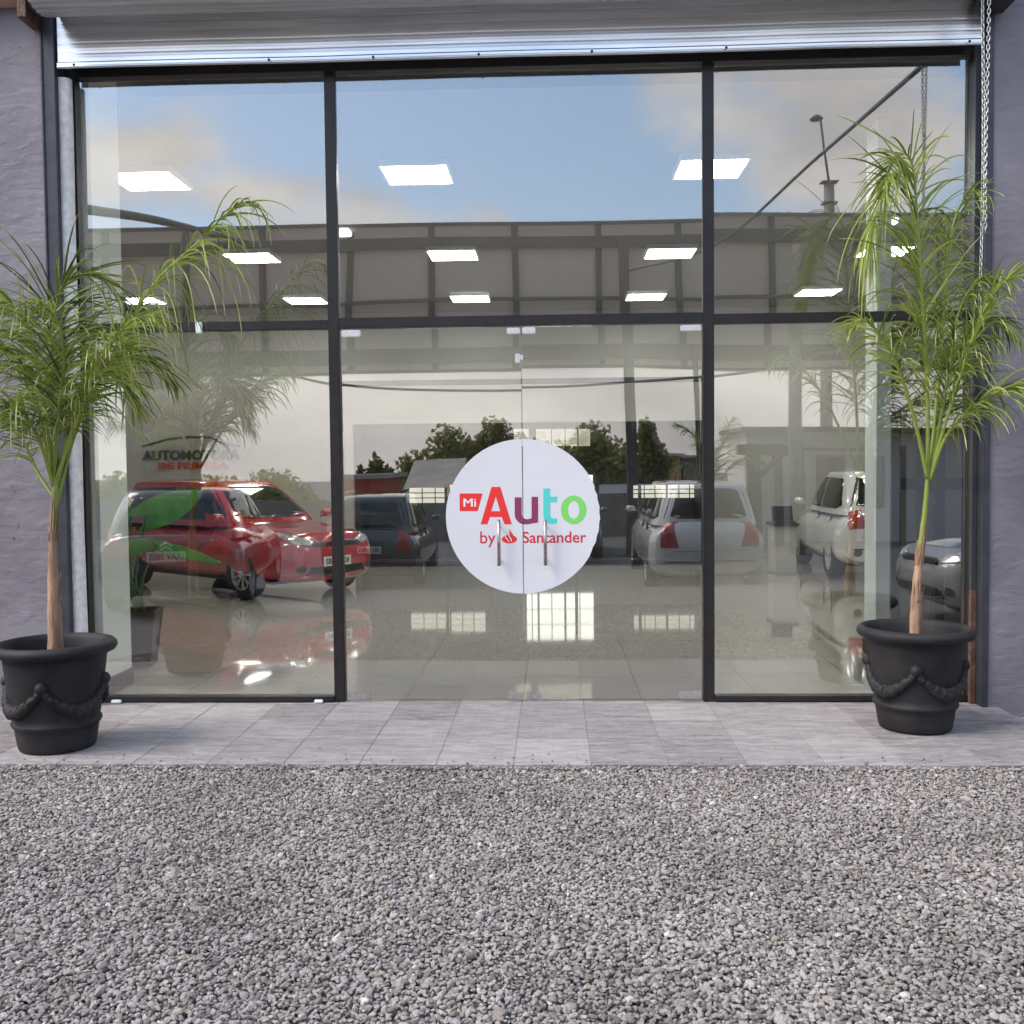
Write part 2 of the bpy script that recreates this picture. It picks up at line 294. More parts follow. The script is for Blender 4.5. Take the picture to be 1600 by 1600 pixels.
def struct(o, label=None, cat=None): 
    o['kind'] = 'structure'
    if label: o['label'] = label; o['category'] = cat
    return o
def text_mb(mb, s, x0, x1, z0, z1, y, dy=.0012, off=0.0, mi=0, flipx=False):
    """lettering fitted to the box x0..x1, z0..z1, facing -y"""
    cu = bpy.data.curves.new('t', 'FONT'); cu.body = s; cu.size = 1; cu.offset = off; cu.resolution_u = 6; cu.fill_mode = 'FRONT'
    o = bpy.data.objects.new('t', cu); COL.objects.link(o); dg = bpy.context.evaluated_depsgraph_get(); dg.update(); me = bpy.data.meshes.new_from_object(o.evaluated_get(dg))
    vs = [v.co.copy() for v in me.vertices]; fs = [tuple(p.vertices) for p in me.polygons]
    bpy.data.objects.remove(o); bpy.data.curves.remove(cu); bpy.data.meshes.remove(me)
    ax, bx = min(v.x for v in vs), max(v.x for v in vs); az, bz = min(v.y for v in vs), max(v.y for v in vs)
    P = [(x0+(v.x-ax)/(bx-ax)*(x1-x0), y, z0+(v.y-az)/(bz-az)*(z1-z0)) for v in vs]
    mb.add(P, fs, False, mi); return mb
def bez(pts, n):
    """Catmull-Rom through points"""
    P = [Vector(p) for p in pts]; P = [P[0]*2-P[1]] + P + [P[-1]*2-P[-2]]; out_ = []
    m = len(P)-3
    for k in range(n):
        u = k/(n-1)*m; i = min(int(u), m-1); t = u-i; a, b, c, d = P[i:i+4]
        out_.append(0.5*((2*b)+(c-a)*t+(2*a-5*b+4*c-d)*t*t+(3*b-a-3*c+d)*t**3))
    return out_

# ------------------------------------------------------------------ ground
g = MB(); xs = [-400,-60,-20,-8,8,20,60,400]; ys = [14,2,-6.9,-9.5,-24.5,-28,-60,-500]; zs = [-.05,-.05,-.05,-.42,-.42,-2.4,-2.4,-2.4]
vs = [(x, y, z) for y, z in zip(ys, zs) for x in xs]; nx = len(xs)
g.add(vs, [(j*nx+i, (j+1)*nx+i, (j+1)*nx+i+1, j*nx+i+1) for j in range(len(ys)-1) for i in range(nx-1)])
struct(g.build('ground', Mt['grit']))

# paving: row of stamped slabs in front of the shop
x_l, x_r = -3.62, 3.07; y_f = gnd(800, 1194).y
tx = .4115; ph = gnd(803, 1190).x
pv = MB(); xj = [x for x in (ph + tx*k for k in range(-14, 14)) if x_l+.05 < x < x_r-.05]; xj = [x_l] + xj + [x_r]
yj = [y_f, gnd(800, 1153).y, gnd(800, 1125).y, gnd(800,1100).y+.02, .12]
for j in range(len(yj)-1):
    for i in range(len(xj)-1):
        h = -.001-rng.random()*.002
        pv.box((xj[i]+.0022, yj[j]+.0022, -.10), (xj[i+1]-.0022, yj[j+1]-.0022, h), tint=float(rng.random()))
o = pv.build('paving', Mt['tile']); fixn(o, .002, 1); struct(o)
jb = MB(); jb.box((x_l+.01, y_f+.01, -.11), (x_r-.01, .11, -.004)); struct(jb.build('paving_bed', mat('mortar', (.20,.19,.185), .9)))

# gravel: one scatter of stones
def gravel():
    pc = bpy.data.collections.new('stone_shapes')
    for k in range(9):
        bm = bmesh.new(); bmesh.ops.create_icosphere(bm, subdivisions=2, radius=1)
        sx, sy_, sz = 1, .58+.3*rng.random(), .42+.25*rng.random(); of = Vector(rng.random(3)*50)
        planes = [(Vector(rng.normal(size=3)).normalized(), .50+.30*rng.random()) for _ in range(11)]
        for v in bm.verts:
            c = v.co.copy()
            for nrm, dd in planes:
                q = c.dot(nrm)
                if q > dd: c -= nrm*(q-dd)*.9
            c *= 1+.16*noise.noise(v.co*1.5+of); v.co = Vector((c.x*sx, c.y*sy_, c.z*sz))
        me = bpy.data.meshes.new('stone'); bm.to_mesh(me); bm.free(); me.materials.append(Mt['stone'])
        me.polygons.foreach_set('use_smooth', [False]*len(me.polygons))
        pc.objects.link(bpy.data.objects.new('stone', me))
    pts = []; sc = []
    def field(x0, x1, y0, y1, step, lay, s):
        for l in range(lay):
            X, Y = np.meshgrid(np.arange(x0, x1, step), np.arange(y0, y1, step)); X = X.ravel()+rng.uniform(-.5,.5,X.size)*step; Y = Y.ravel()+rng.uniform(-.5,.5,Y.size)*step
            keep = ~((X > x_l-.004) & (X < x_r+.004) & (Y > y_f-.004)) & ((Y < -.36) | (X < -9) | (X > 9))
            # in view or close to it
            dd = Y-CAM.y; keep &= (np.abs(X-CAM.x+.04*dd) < .60*dd+.5)
            X = X[keep]; Y = Y[keep]; Z = -.022 - .016*(l) + rng.uniform(-.006,.006,X.size)
            edge = (Y > y_f-.06) & (X > x_l) & (X < x_r); Z[edge] += .013*rng.random(int(edge.sum()))
            pts.append(np.stack([X, Y, Z], 1)); sc.append(np.exp(rng.normal(math.log(s), .28, X.size)))
    field(-3.6, 4.0, -4.95, y_f, .0150, 2, .0104)
    field(-4.6, x_l+.01, y_f, -.3, .020, 2, .0125); field(x_r-.01, 4.6, y_f, -.3, .020, 2, .0125)
    # crumbs and stones strewn over the slab edge
    n = 150; X = rng.uniform(x_l, x_r, n); Y = y_f+.0+np.abs(rng.normal(0, .10, n)); pts.append(np.stack([X, Y, np.full(n, .004)], 1)); sc.append(rng.uniform(.003,.010,n))
    P = np.concatenate(pts); S = np.concatenate(sc)
    me = bpy.data.meshes.new('gravel'); me.vertices.add(len(P)); me.vertices.foreach_set('co', P.astype(np.float32).ravel())
    a = me.attributes.new('size', 'FLOAT', 'POINT'); a.data.foreach_set('value', S.astype(np.float32)); me.update()
    o = bpy.data.objects.new('gravel', me); COL.objects.link(o); me.materials.append(Mt['stone'])
    ng = bpy.data.node_groups.new('scatter', 'GeometryNodeTree'); ng.interface.new_socket('Geometry', in_out='INPUT', socket_type='NodeSocketGeometry'); ng.interface.new_socket('Geometry', in_out='OUTPUT', socket_type='NodeSocketGeometry')
    gi = ng.nodes.new('NodeGroupInput'); go = ng.nodes.new('NodeGroupOutput'); ci = ng.nodes.new('GeometryNodeCollectionInfo'); ci.inputs[0].default_value = pc; ci.inputs['Separate Children'].default_value = True; ci.inputs['Reset Children'].default_value = True
    ip = ng.nodes.new('GeometryNodeInstanceOnPoints'); ip.inputs['Pick Instance'].default_value = True
    rv = ng.nodes.new('FunctionNodeRandomValue'); rv.data_type = 'FLOAT_VECTOR'; rv.inputs[0].default_value = (-.55,-.55,0); rv.inputs[1].default_value = (.55,.55,6.283)
    na = ng.nodes.new('GeometryNodeInputNamedAttribute'); na.data_type = 'FLOAT'; na.inputs[0].default_value = 'size'
    l = ng.links; l.new(gi.outputs[0], ip.inputs['Points']); l.new(ci.outputs[0], ip.inputs['Instance']); l.new(rv.outputs[0], ip.inputs['Rotation']); l.new(na.outputs[0], ip.inputs['Scale']); l.new(ip.outputs[0], go.inputs[0])
    md = o.modifiers.new('scatter', 'NODES'); md.node_group = ng
    tag(o, 'loose grey crushed gravel covering the ground before the paved strip', 'gravel', kind='stuff'); print('stones', len(P))
gravel()

# ------------------------------------------------------------------ building
ZG = 4.18; XL, XR = -2.935, 2.93; WY = -.17           # wall face stands 0.3 m before the glass
jl0 = at(76, 500, WY).x; jl1 = at(100, 500, WY).x; jr1 = at(1549, 500, WY).x; jr0 = at(1533, 500, WY).x
bld = thing('showroom_building', 'purple-grey rendered showroom front around the wide glazed opening', 'building', (0,0,0))
def wallgrid(x0, x1, name, mt):
    mb = MB(); mb.box((x0, WY, -.3), (x1, .25, 5.6)); o = mb.build(name, mt, bld); return o
wallgrid(-14, jl0, 'wall', Mt['plaster']); wallgrid(jr1, 14, 'wall', Mt['plaster'])
mb = MB(); mb.box((jl0, .02, ZG+.12), (jr1, .25, 5.6)); mb.build('wall', Mt['plaster'], bld)
# steel channels lining the opening
mb = MB(); mb.box((jl0+.002, WY-.012, -.1), (jl1-.01, WY+.05, 4.75)); mb.box((jl1-.022, WY+.052, -.1), (jl1-.01, .0, 4.75)); mb.box((jl0+.002, WY-.02, -.1), (jl0+.016, WY-.0125, 4.75)); fixn(mb.build('jamb', Mt['jamb'], bld), .003)
mb = MB(); mb.box((jr0+.022, WY-.012, -.1), (jr1-.002, WY+.05, 4.9)); mb.box((jr0+.022, WY+.052, -.1), (jr0+.034, .0, 4.9)); fixn(mb.build('jamb', Mt['jamb'], bld), .003)
xx = jr0+.006; mb = MB(); mb.box((xx-.02, WY+.08, -.1), (xx+.014, WY+.12, .75)); fixn(mb.build('rusty_guide', Mt['rust'], bld), .002)
mb = MB(); mb.box((xx-.02, WY+.08, .752), (xx+.014, WY+.12, 4.5)); fixn(mb.build('guide_rail', Mt['jamb'], bld), .002)
# masonry between jambs and storefront
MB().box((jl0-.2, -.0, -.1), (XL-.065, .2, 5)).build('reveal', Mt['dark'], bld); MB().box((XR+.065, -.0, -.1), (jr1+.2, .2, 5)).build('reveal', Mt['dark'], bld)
# roof eaves bracket scraps at the top corners
mb = MB(); p = at(50, 12, WY-.1); mb.box((p.x-.05, WY-.2, p.z-.10), (p.x+.01, WY-.005, p.z+.2)); fixn(mb.build('bracket', Mt['rust'], bld), .004)
p = at(1565, 0, WY-.1); mb = MB(); mb.box((p.x-.08, WY-.25, p.z-.04), (p.x+.05, WY-.005, p.z+.4)); fixn(mb.build('bracket', Mt['dark'], bld), .004)
mb = MB(); p = at(0, 5, WY-.05); mb.box((p.x-1.0, WY-.12, p.z-.01), (p.x+.17, WY-.002, p.z+.5)); fixn(mb.build('terracotta_edge', mat('old_tile', (.55,.36,.27), .8, var=.2, vscale=9), bld), .004)

# ------------------------------------------------------------------ roller shutter
sh = thing('roller_shutter', 'rolled-up galvanised metal shutter above the glazed shopfront', 'shutter', (0, -.12, 4.2))
def slat(z0, z1, y, pitch, bulge, ribs):
    out_ = []; n = max(1, round((z1-z0)/pitch)); p = (z1-z0)/n
    for k in range(n):
        for j in range(14):
            t = j/14; out_.append((y - bulge*math.sin(math.pi*t)**.7 - ribs*abs(math.sin(math.pi*t*3)), z0+p*(k+t)))
    out_.append((y, z1)); return out_
def extr(mb, prof, x0, x1):
    n = len(prof); nx_ = 30; vs = [(x0+(x1-x0)*i/nx_, y-.0015*math.sin(i*1.3+z*9), z+.002*math.sin(i*.55)) for i in range(nx_+1) for y, z in prof]
    mb.add(vs, [(i*n+j, (i+1)*n+j, (i+1)*n+j+1, i*n+j+1) for i in range(nx_) for j in range(n-1)], True)
yc = -.14; z0 = at(800, 92, yc).z; z1 = z0+.42; xa, xb = at(93, 100, yc).x, at(1531, 70, yc).x
mb = MB(); extr(mb, [(y-yc+0-.0+(.0), z-4.2) for y, z in slat(z0+.035, z1, yc-.02, .062, .0013, .0004)], xa, xb); 
mb.v = [(v[0], v[1], v[2]) for v in mb.v]; o = mb.build('curtain', Mt['galv'], sh); o.location.y = -.02
mb = MB(); extr(mb, [(.0, z0-4.2), (-.012, z0+.001-4.2), (-.014, z0+.012-4.2), (-.009, z0+.02-4.2), (-.014, z0+.03-4.2), (-.01, z0+.04-4.2), (.0, z0+.042-4.2)], xa, xb); o = mb.build('bottom_bar', Mt['galv'], sh); o.location.y = -.045
for px in (115, 420, 583, 748, 925, 1135, 1515):
    b_ = MB(); q = at(px, 92, yc-.06); b_.lathe([(0,-.006),(.007,-.004),(.009,.002)], (q.x, q.y+.12, z0-4.2+.012), 10, 'y'); b_.build('bolt', Mt['black'], sh)
# rolled drum, seen from below
rd = .30; yd = -.44; zc = at(800, 21, yd+.12).z+(rd+.01)*1.095; prof = []
for k in range(0, 121):
    a = rad(-200+250*k/120*1.0); rr = rd + .010*abs(math.sin(k*math.pi/5))
    prof.append((yd+rr*math.cos(a)*1.0+.12, zc+rr*math.sin(a)-4.2))
mb = MB(); extr(mb, prof, at(62, 38, -.42).x, at(1552, 10, -.42).x); mb.build('drum', Mt['galv_old'], sh)
mb = MB(); 
for xq in (at(62, 38, -.42).x-.008, at(1552, 10, -.42).x+.008): mb.lathe([(0,-.006),(rd+.01,-.005),(rd+.01,.005),(0,.006)], (0,0,0), 40, 'y'); mb.v[-160:] = [(xq+v[1], yd+.12+v[0], zc-4.2+v[2]) for v in mb.v[-160:]]; fixn(mb.build('end_plate', Mt['dark'], sh)); mb = MB()

# ------------------------------------------------------------------ storefront
sf = thing('shopfront_glazing', 'tall dark-framed shopfront glazing with fixed panes around the glass doors', 'shopfront')
XA0, XA1 = -1.272, -1.199; XB0, XB1 = 1.207, 1.279; ZT0, ZT1 = 2.508, 2.575
def fr(name, a, b, bev=.003): return fixn(MB().box(a, b).build(name, Mt['frame'], sf), bev)
fr('frame_post', (XL-.06, -.045, 0), (XL, .045, ZG+.09)); fr('frame_post', (XR, -.045, 0), (XR+.06, .045, ZG+.09))
fr('mullion', (XA0, -.026, 0), (XA1, .045, ZG)); fr('mullion', (XB0, -.026, 0), (XB1, .045, ZG))
fr('head_rail', (XL, -.05, ZG), (XR, .045, ZG+.11))
fr('transom', (XL, -.024, ZT0-.005), (XA0, .04, ZT1-.012)); fr('transom', (XA1, -.025, ZT0), (XB0, .043, ZT1)); fr('transom', (XB1, -.024, ZT0-.01), (XR, .04, ZT1-.012))
fr('sill_rail', (XL, -.045, .004), (XA0, .045, .04)); fr('sill_rail', (XB1, -.045, .004), (XR, .045, .04))
def pane(x0, x1, z0, z1, k, parent, name='glass_pane', y=0.0):
    mb = MB(); mb.box((x0, y-.004, z0), (x1, y+.004, z1)); mb.mi = [1, 1, 0, 1, 1, 1]; return mb.build(name, [Mt['glass'][k], Mt['glass_in']], parent)
pane(XL, XA0, ZT1-.012, ZG, 0, sf); pane(XA1, XB0, ZT1, ZG, 1, sf); pane(XB1, XR, ZT1-.012, ZG, 2, sf)
pane(XL, XA0, .04, ZT0-.005, 3, sf); pane(XB1, XR, .04, ZT0-.01, 4, sf)
# glazing beads: thin proud line on the lower posts
for x in (XA1-.012, XB0+.004): fixn(MB().box((x, -.031, .0), (x+.008, -.0265, ZT0)).build('glazing_bead', Mt['frame'], sf))
# small white scraps at the sill
for px, py, w in ((182, 1094, .07), (498, 1093, .06)):
    q = at(px, py, -.06); o = fixn(MB().box((q.x-w/2, -.075, .001), (q.x+w/2, -.047, .022)).build('sill_wedge', Mt['white']), .006); tag(o, 'small white wedge at the %s foot of the left glass pane' % ('left' if px < 300 else 'right'), 'wedge')

# ------------------------------------------------------------------ glass doors
XD = at(817, 800, 0).x; ys_ = -.0075
cS = at(817.3, 807, 0); rS = 122.0/1600*6.83*.992
def px2(cx, cyy):      # crop pixel of the sticker enlargement -> x,z on the door
    p = at(690+cx/6.154, 680+cyy/6.154, ys_); return (p.x, p.z)
doors = []
for k, (a, b) in enumerate(((XA1+.012, XD-.003), (XD+.003, XB0-.012))):
    side = 'left' if k == 0 else 'right'
    d = thing('glass_door', '%s frameless glass door leaf carrying the %s half of the round sticker' % (side, side), 'door', (a if k == 0 else b, 0, 0)); ox = d.location.x
    doors.append(d); dz = .012
    def P(mb, name, m, par=d, o_=ox):
        mb.v = [(v[0]-o_, v[1], v[2]) for v in mb.v]; return mb.build(name, m, par)
    mb = MB(); mb.box((a, -.005, .012), (b, .005, ZT0-.008)); mb.mi = [1,1,0,1,1,1]; P(mb, 'glass_pane', [Mt['glass'][5+k], Mt['glass_in']])
    # half disc
    pts = []; n = 80
    for i in range(n+1):
        t = math.pi/2 + (math.pi*i/n if k == 0 else -math.pi*i/n); rr = rS
        if k == 1:
            tt = math.degrees(math.atan2(math.sin(t), math.cos(t)))
            if -30 < tt < 22: rr *= 1-.012*abs(math.sin(tt*.35+.6))-.004
        x = cS.x+rr*math.cos(t); pts.append((min(x, b) if k == 0 else max(x, a), cS.z+rr*math.sin(t)))
    mb = MB(); mb.poly(pts, -.0065, -.0052); st = fixn(P(mb, 'sticker', Mt['sticker'])); st['label'] = '%s half of the round white sticker' % side
    ye = -.0072; L = []
    def ink(mt, polys=(), holes=None, name='lettering'):
        mb = MB()
        for q in polys: mb.add([(p[0], ye, p[1]) for p in q], [tuple(range(len(q)))])
        return mb
    if k == 0:
        mb = MB(); q = [px2(*c) for c in ((173,560),(395,560),(347,730),(173,730))]; mb.add([(p[0], ye, p[1]) for p in q], [(3,2,1,0)]); P(mb, 'badge', Mt['ink_red'])
        mb = MB(); x0, zt = px2(212, 610); x1, zb = px2(330, 686); [text_mb(mb, 'Mi', x0+q, x1+q, zb, zt, ye-.0006-.0002*k, off=0) for k, q in enumerate((-.0022, 0, .0022))]; P(mb, 'lettering', Mt['ink_white'])
        mb = MB()
        for q in (((375,857),(480,497),(524,497),(521,590),(478,730),(465,787),(440,857)), ((524,497),(565,497),(675,857),(605,857),(578,787),(563,730),(521,590)), ((478,730),(563,730),(578,787),(465,787))):
            q = [px2(*c) for c in q]; mb.add([(p[0], ye, p[1]) for p in q], [tuple(range(len(q)-1, -1, -1))])
        P(mb, 'lettering', Mt['ink_red'])
        mb = MB(); x0, zt = px2(370, 925); x1, zb = px2(520, 1078); text_mb(mb, 'by', x0, x1, zb, zt, ye, off=.004); P(mb, 'lettering', Mt['ink_crimson'])
        mb = MB()     # flame emblem: three tongues over an oval, cut by two light strokes
        ov = [px2(652+73*math.cos(t), 1000+40*math.sin(t)) for t in [i*math.pi/18 for i in range(36)]]; mb.add([(p[0], ye, p[1]) for p in ov], [tuple(range(35,-1,-1))])
        for q in (((655,900),(664,925),(700,975),(694,1010),(676,1025),(668,990),(650,940)), ((622,945),(640,968),(668,1000),(672,1030),(650,1020),(628,985))):
            q = [px2(*c) for c in q]; mb.add([(p[0], ye-.0003, p[1]) for p in q], [tuple(range(len(q)))])
        P(mb, 'emblem', Mt['ink_red'])
        mb = MB()
        for q in (((642,930),(650,962),(676,1005),(672,1030),(664,1005),(640,965)), ((612,962),(622,985),(648,1015),(654,1034),(640,1018),(610,985))):
            q = [px2(*c) for c in q]; mb.add([(p[0], ye-.0006, p[1]) for p in q], [tuple(range(len(q)))])
        P(mb, 'emblem_stroke', Mt['ink_white'])
    # letter u, cut by the gap between the leaves
    uo = [(703,597)] + [(703, 760)] + [(703+ (95)*(1-math.cos(t)), 760+97*math.sin(t)) for t in [i*math.pi/20 for i in range(1, 10)]] + [(798,857),(830,857),(865,850),(928,840)] 
    uin = [(770,597)] + [(770,755)] + [(770+48*(1-math.cos(t)), 755+52*math.sin(t)) for t in [i*math.pi/20 for i in range(1, 10)]] + [(818,807),(835,807),(865,797),(865,797)]
    mb = MB(); n = len(uo)
    def clipx(p):
        x, z = px2(*p); return (min(x, b), z) if k == 0 else (max(x, a), z)
    A_ = [clipx(p) for p in uo]; B_ = [clipx(p) for p in uin]
    mb.add([(p[0], ye, p[1]) for p in A_+B_], [(i, i+1, n+i+1, n+i) for i in range(n-1)])
    if k == 1:
        q = [px2(*c) for c in ((865,592),(928,592),(928,840),(865,850))]; mb.add([(p[0], ye-.0002, p[1]) for p in q], [(3,2,1,0)])
    P(mb, 'lettering', Mt['ink_plum'])
    if k == 1:
        mb = MB(); to = [(978,512),(978,770),(984,812),(1004,838),(1035,852),(1075,855),(1112,846)]; ti = [(1045,512),(1045,760),(1049,780),(1058,793),(1072,799),(1090,800),(1112,795)]; n = 7
        q = [px2(*c) for c in to+ti]; mb.add([(p[0], ye, p[1]) for p in q], [(i, i+1, n+i+1, n+i) for i in range(6)])
        q = [px2(*c) for c in ((1045,590),(1115,590),(1108,645),(1045,645))]; mb.add([(p[0], ye, p[1]) for p in q], [(3,2,1,0)]); P(mb, 'lettering', Mt['ink_teal'])
        mb = MB(); n = 40; q = [px2(1270+r_[0]*math.cos(i*2*math.pi/n), 718+r_[1]*math.sin(i*2*math.pi/n)) for r_ in ((124,138),(54,84)) for i in range(n)]
        mb.add([(p[0], ye, p[1]) for p in q], [(i, (i+1)%n, n+(i+1)%n, n+i) for i in range(n)]); P(mb, 'lettering', Mt['ink_green'])
        mb = MB(); x0, zt = px2(778, 928); x1, zb = px2(1392, 1034); text_mb(mb, 'Santander', x0, x1, zb, zt, ye, off=.012); P(mb, 'lettering', Mt['ink_crimson'])
    # pull handle
    hx = at(779.5 if k == 0 else 852, 848, -.06).x; zt = at(800, 812, -.06).z; zb = at(800, 884, -.06).z
    mb = MB(); mb.tube([(hx, -.06, zt), (hx, -.06, zb)], .0115, 16)
    for z in (zt-.04, zb+.04): mb.tube([(hx, -.06, z), (hx, -.005, z)], .007, 10)
    P(mb, 'handle', Mt['steel'])
    # patch fittings
    def fit(x0, x1, z0, z1): 
        mb = MB(); mb.box((x0, -.022, z0), (x1, -.0055, z1)); o = P(mb, 'patch_fitting', Mt['chrome'] if z0 > 1 else Mt['fitting']); fixn(o, .005, 2); return o
    pxw = 6.83/1600
    if k == 0: xe = a; fit(a+.0, a+.13, ZT0-.06, ZT0-.014); fit(b-.092, b-.004, ZT0-.056, ZT0-.014); fit(a, a+.155, .016, .062); fit(b-.11, b-.008, .016, .062)
    else: fit(b-.135, b, ZT0-.054, ZT0-.014); fit(a+.004, a+.092, ZT0-.056, ZT0-.014); fit(b-.15, b, .016, .066); fit(a+.008, a+.11, .016, .062)
    if k == 0:
        q = at(810, 560, 0); mb = MB(); mb.box((q.x-.022, -.02, q.z-.03), (q.x+.012, -.0055, q.z+.03)); mb.box((q.x+.0125, -.018, q.z-.01), (q.x+.032, -.0055, q.z+.022)); fixn(P(mb, 'latch', Mt['chrome']), .003)
q = at(312, 512, -.05); o = fixn(MB().box((q.x-.02, -.075, q.z-.04), (q.x+.018, -.041, q.z+.035)).build('door_sensor', Mt['white']), .006); tag(o, 'small white sensor box clipped on the left transom', 'sensor')

# ------------------------------------------------------------------ pipe and chain
pb = at(124, 950, -.095); mb = MB(); xp = at(106, 350, -.095).x
mb.tube([(pb.x, -.095, -.05)]+[(pb.x+(xp-pb.x)*t+.003*math.sin(t*15), -.095, 4.15*t) for t in [i/14 for i in range(15)]], .049, 20)
tag(mb.build('white_pipe', Mt['pipe']), 'rough white painted pipe standing at the left edge of the opening', 'pipe')
cx_ = at(1534, 240, -.5).x; zb = at(1536, 478, -.5).z; mb = MB(); z = zb; i = 0
while z < 5.15:
    rot = (i % 2)*math.pi/2+.5; cx2 = cx_+.008*math.sin(z*2.3)
    ring = [(math.cos(t)*.0085, math.sin(t)*.0085+(.009 if math.sin(t) > 0 else -.009)) for t in [q*math.pi/5+.01 for q in range(10)]]
    pts = [(cx2+u*math.cos(rot), -.5+u*math.sin(rot), z+w) for u, w in ring]; pts.append(pts[0]); mb.tube(pts, .0028, 5, cap=False); z += .0262; i += 1
z = zb+.45
while z < 5.15:
    rot = (i % 2)*math.pi/2-.4; cx2 = cx_+.022+.006*math.sin(z*3+1)
    pts = [(cx2+u*math.cos(rot), -.515+u*math.sin(rot), z+w) for u, w in ring]; pts.append(pts[0]); mb.tube(pts, .0028, 5, cap=False); z += .0262; i += 1
tag(mb.build('hoist_chain', Mt['chain']), 'thin galvanised shutter chain hanging down the right side of the opening', 'chain')

# ------------------------------------------------------------------ pots and palms
def pot(name, label, loc, rz, s=1.0, tilt=0, boss=0):
    t = thing(name, label, 'flower pot', loc, rz, 'black garland pots beside the shopfront'); t.scale = (s, s, s); t.rotation_euler.y = tilt
    mb = MB(); H = .60
    def rad_(z): return .205+.072*(z/.52)**.9
    pr = [(0,.0),(.19,.0),(.203,.006)] + [(rad_(z), z) for z in (.02,.05,.08,.10,.128)] + [(rad_(.135)+.010,.138),(rad_(.15)+.014,.150),(rad_(.16)+.010,.163)] + [(rad_(z), z) for z in (.168,.2,.25,.3,.35,.4,.45,.50,.53)]
    pr += [(.292,.535),(.322,.548),(.335,.568),(.332,.588),(.318,.603),(.302,.607),(.288,.600),(.276,.575),(.268,.53),(.255,.46),(0,.455)]
    mb.lathe(pr, n=72); mb.build('pot_body', Mt['pot'], t)
    # swags and bosses
    for k in range(4):
        a0 = rad(90*k-90+boss); sweep = rad(90); mbg = MB(); pts = []; rs = []; n = 40
        zz = lambda u: .375-.135*math.sin(math.pi*u)**.85
        for i in range(n+1):
            u = .03+.94*i/n; a = a0+sweep*u; z = zz(u); r_ = rad_(z)+.006; lump = abs(math.sin(u*31+k))
            pts.append((r_*math.cos(a), r_*math.sin(a), z+.005*math.sin(u*53))); rs.append(.017+.020*math.sin(math.pi*u)**2+.006*lump)
        mbg.tube(pts, rs, 10)
        for i in range(60):
            u = .5+rng.normal()*.17; u = min(.92, max(.08, u)); a = a0+sweep*u; z = zz(u)+rng.uniform(-.03,.03)*math.sin(math.pi*u)**2; r_ = rad_(z)+.016
            c = Vector((r_*math.cos(a), r_*math.sin(a), z)); q = .009+.013*rng.random()
            mbg.lathe([(.001,-q),(q*.8,-q*.6),(q,0),(q*.8,q*.6),(.001,q)], c, 8)
        mbg.build('garland', Mt['pot'], t)
        r_ = rad_(.38)+.004; mbb = MB(); c = (r_*math.cos(a0), r_*math.sin(a0), .385); q = .036
        mbb.lathe([(0.001,-q)]+[(q*math.cos(w), q*math.sin(w)) for w in [rad(x) for x in range(-75, 90, 15)]]+[(0.001,q)], c, 18); mbb.build('boss', Mt['pot'], t)
    ms = MB(); n = 24; vs = [(0,0,.50)]; rings = 7
    for r_ in range(1, rings+1):
        for k in range(n):
            q = 2*math.pi*k/n; rr = .262*r_/rings; vs.append((rr*math.cos(q), rr*math.sin(q), .50+.018*noise.noise(Vector((rr*20*math.cos(q), rr*20*math.sin(q), 3)))))
    fs = [(0, 1+k, 1+(k+1)%n) for k in range(n)] + [(1+r_*n+k, 1+(r_+1)*n+k, 1+(r_+1)*n+(k+1)%n, 1+r_*n+(k+1)%n) for r_ in range(rings-1) for k in range(n)]
    ms.add(vs, fs, True); fixn(ms.build('soil', Mt['soil'], t)); return t
gl = gnd(88, 1168); gr = gnd(1428, 1135)
potL = Vector((at(90, 1100, -1.12).x, -1.13, .0)); potR = Vector((at(1429, 1070, -.68).x, -.69, .0))
pot('flower_pot', 'black garland pot left of the shopfront holding a palm', potL, 0, 1.0, 0, 10)
pot('flower_pot', 'black garland pot right of the shopfront holding a palm', potR, 0, 1.0, 0, -18)

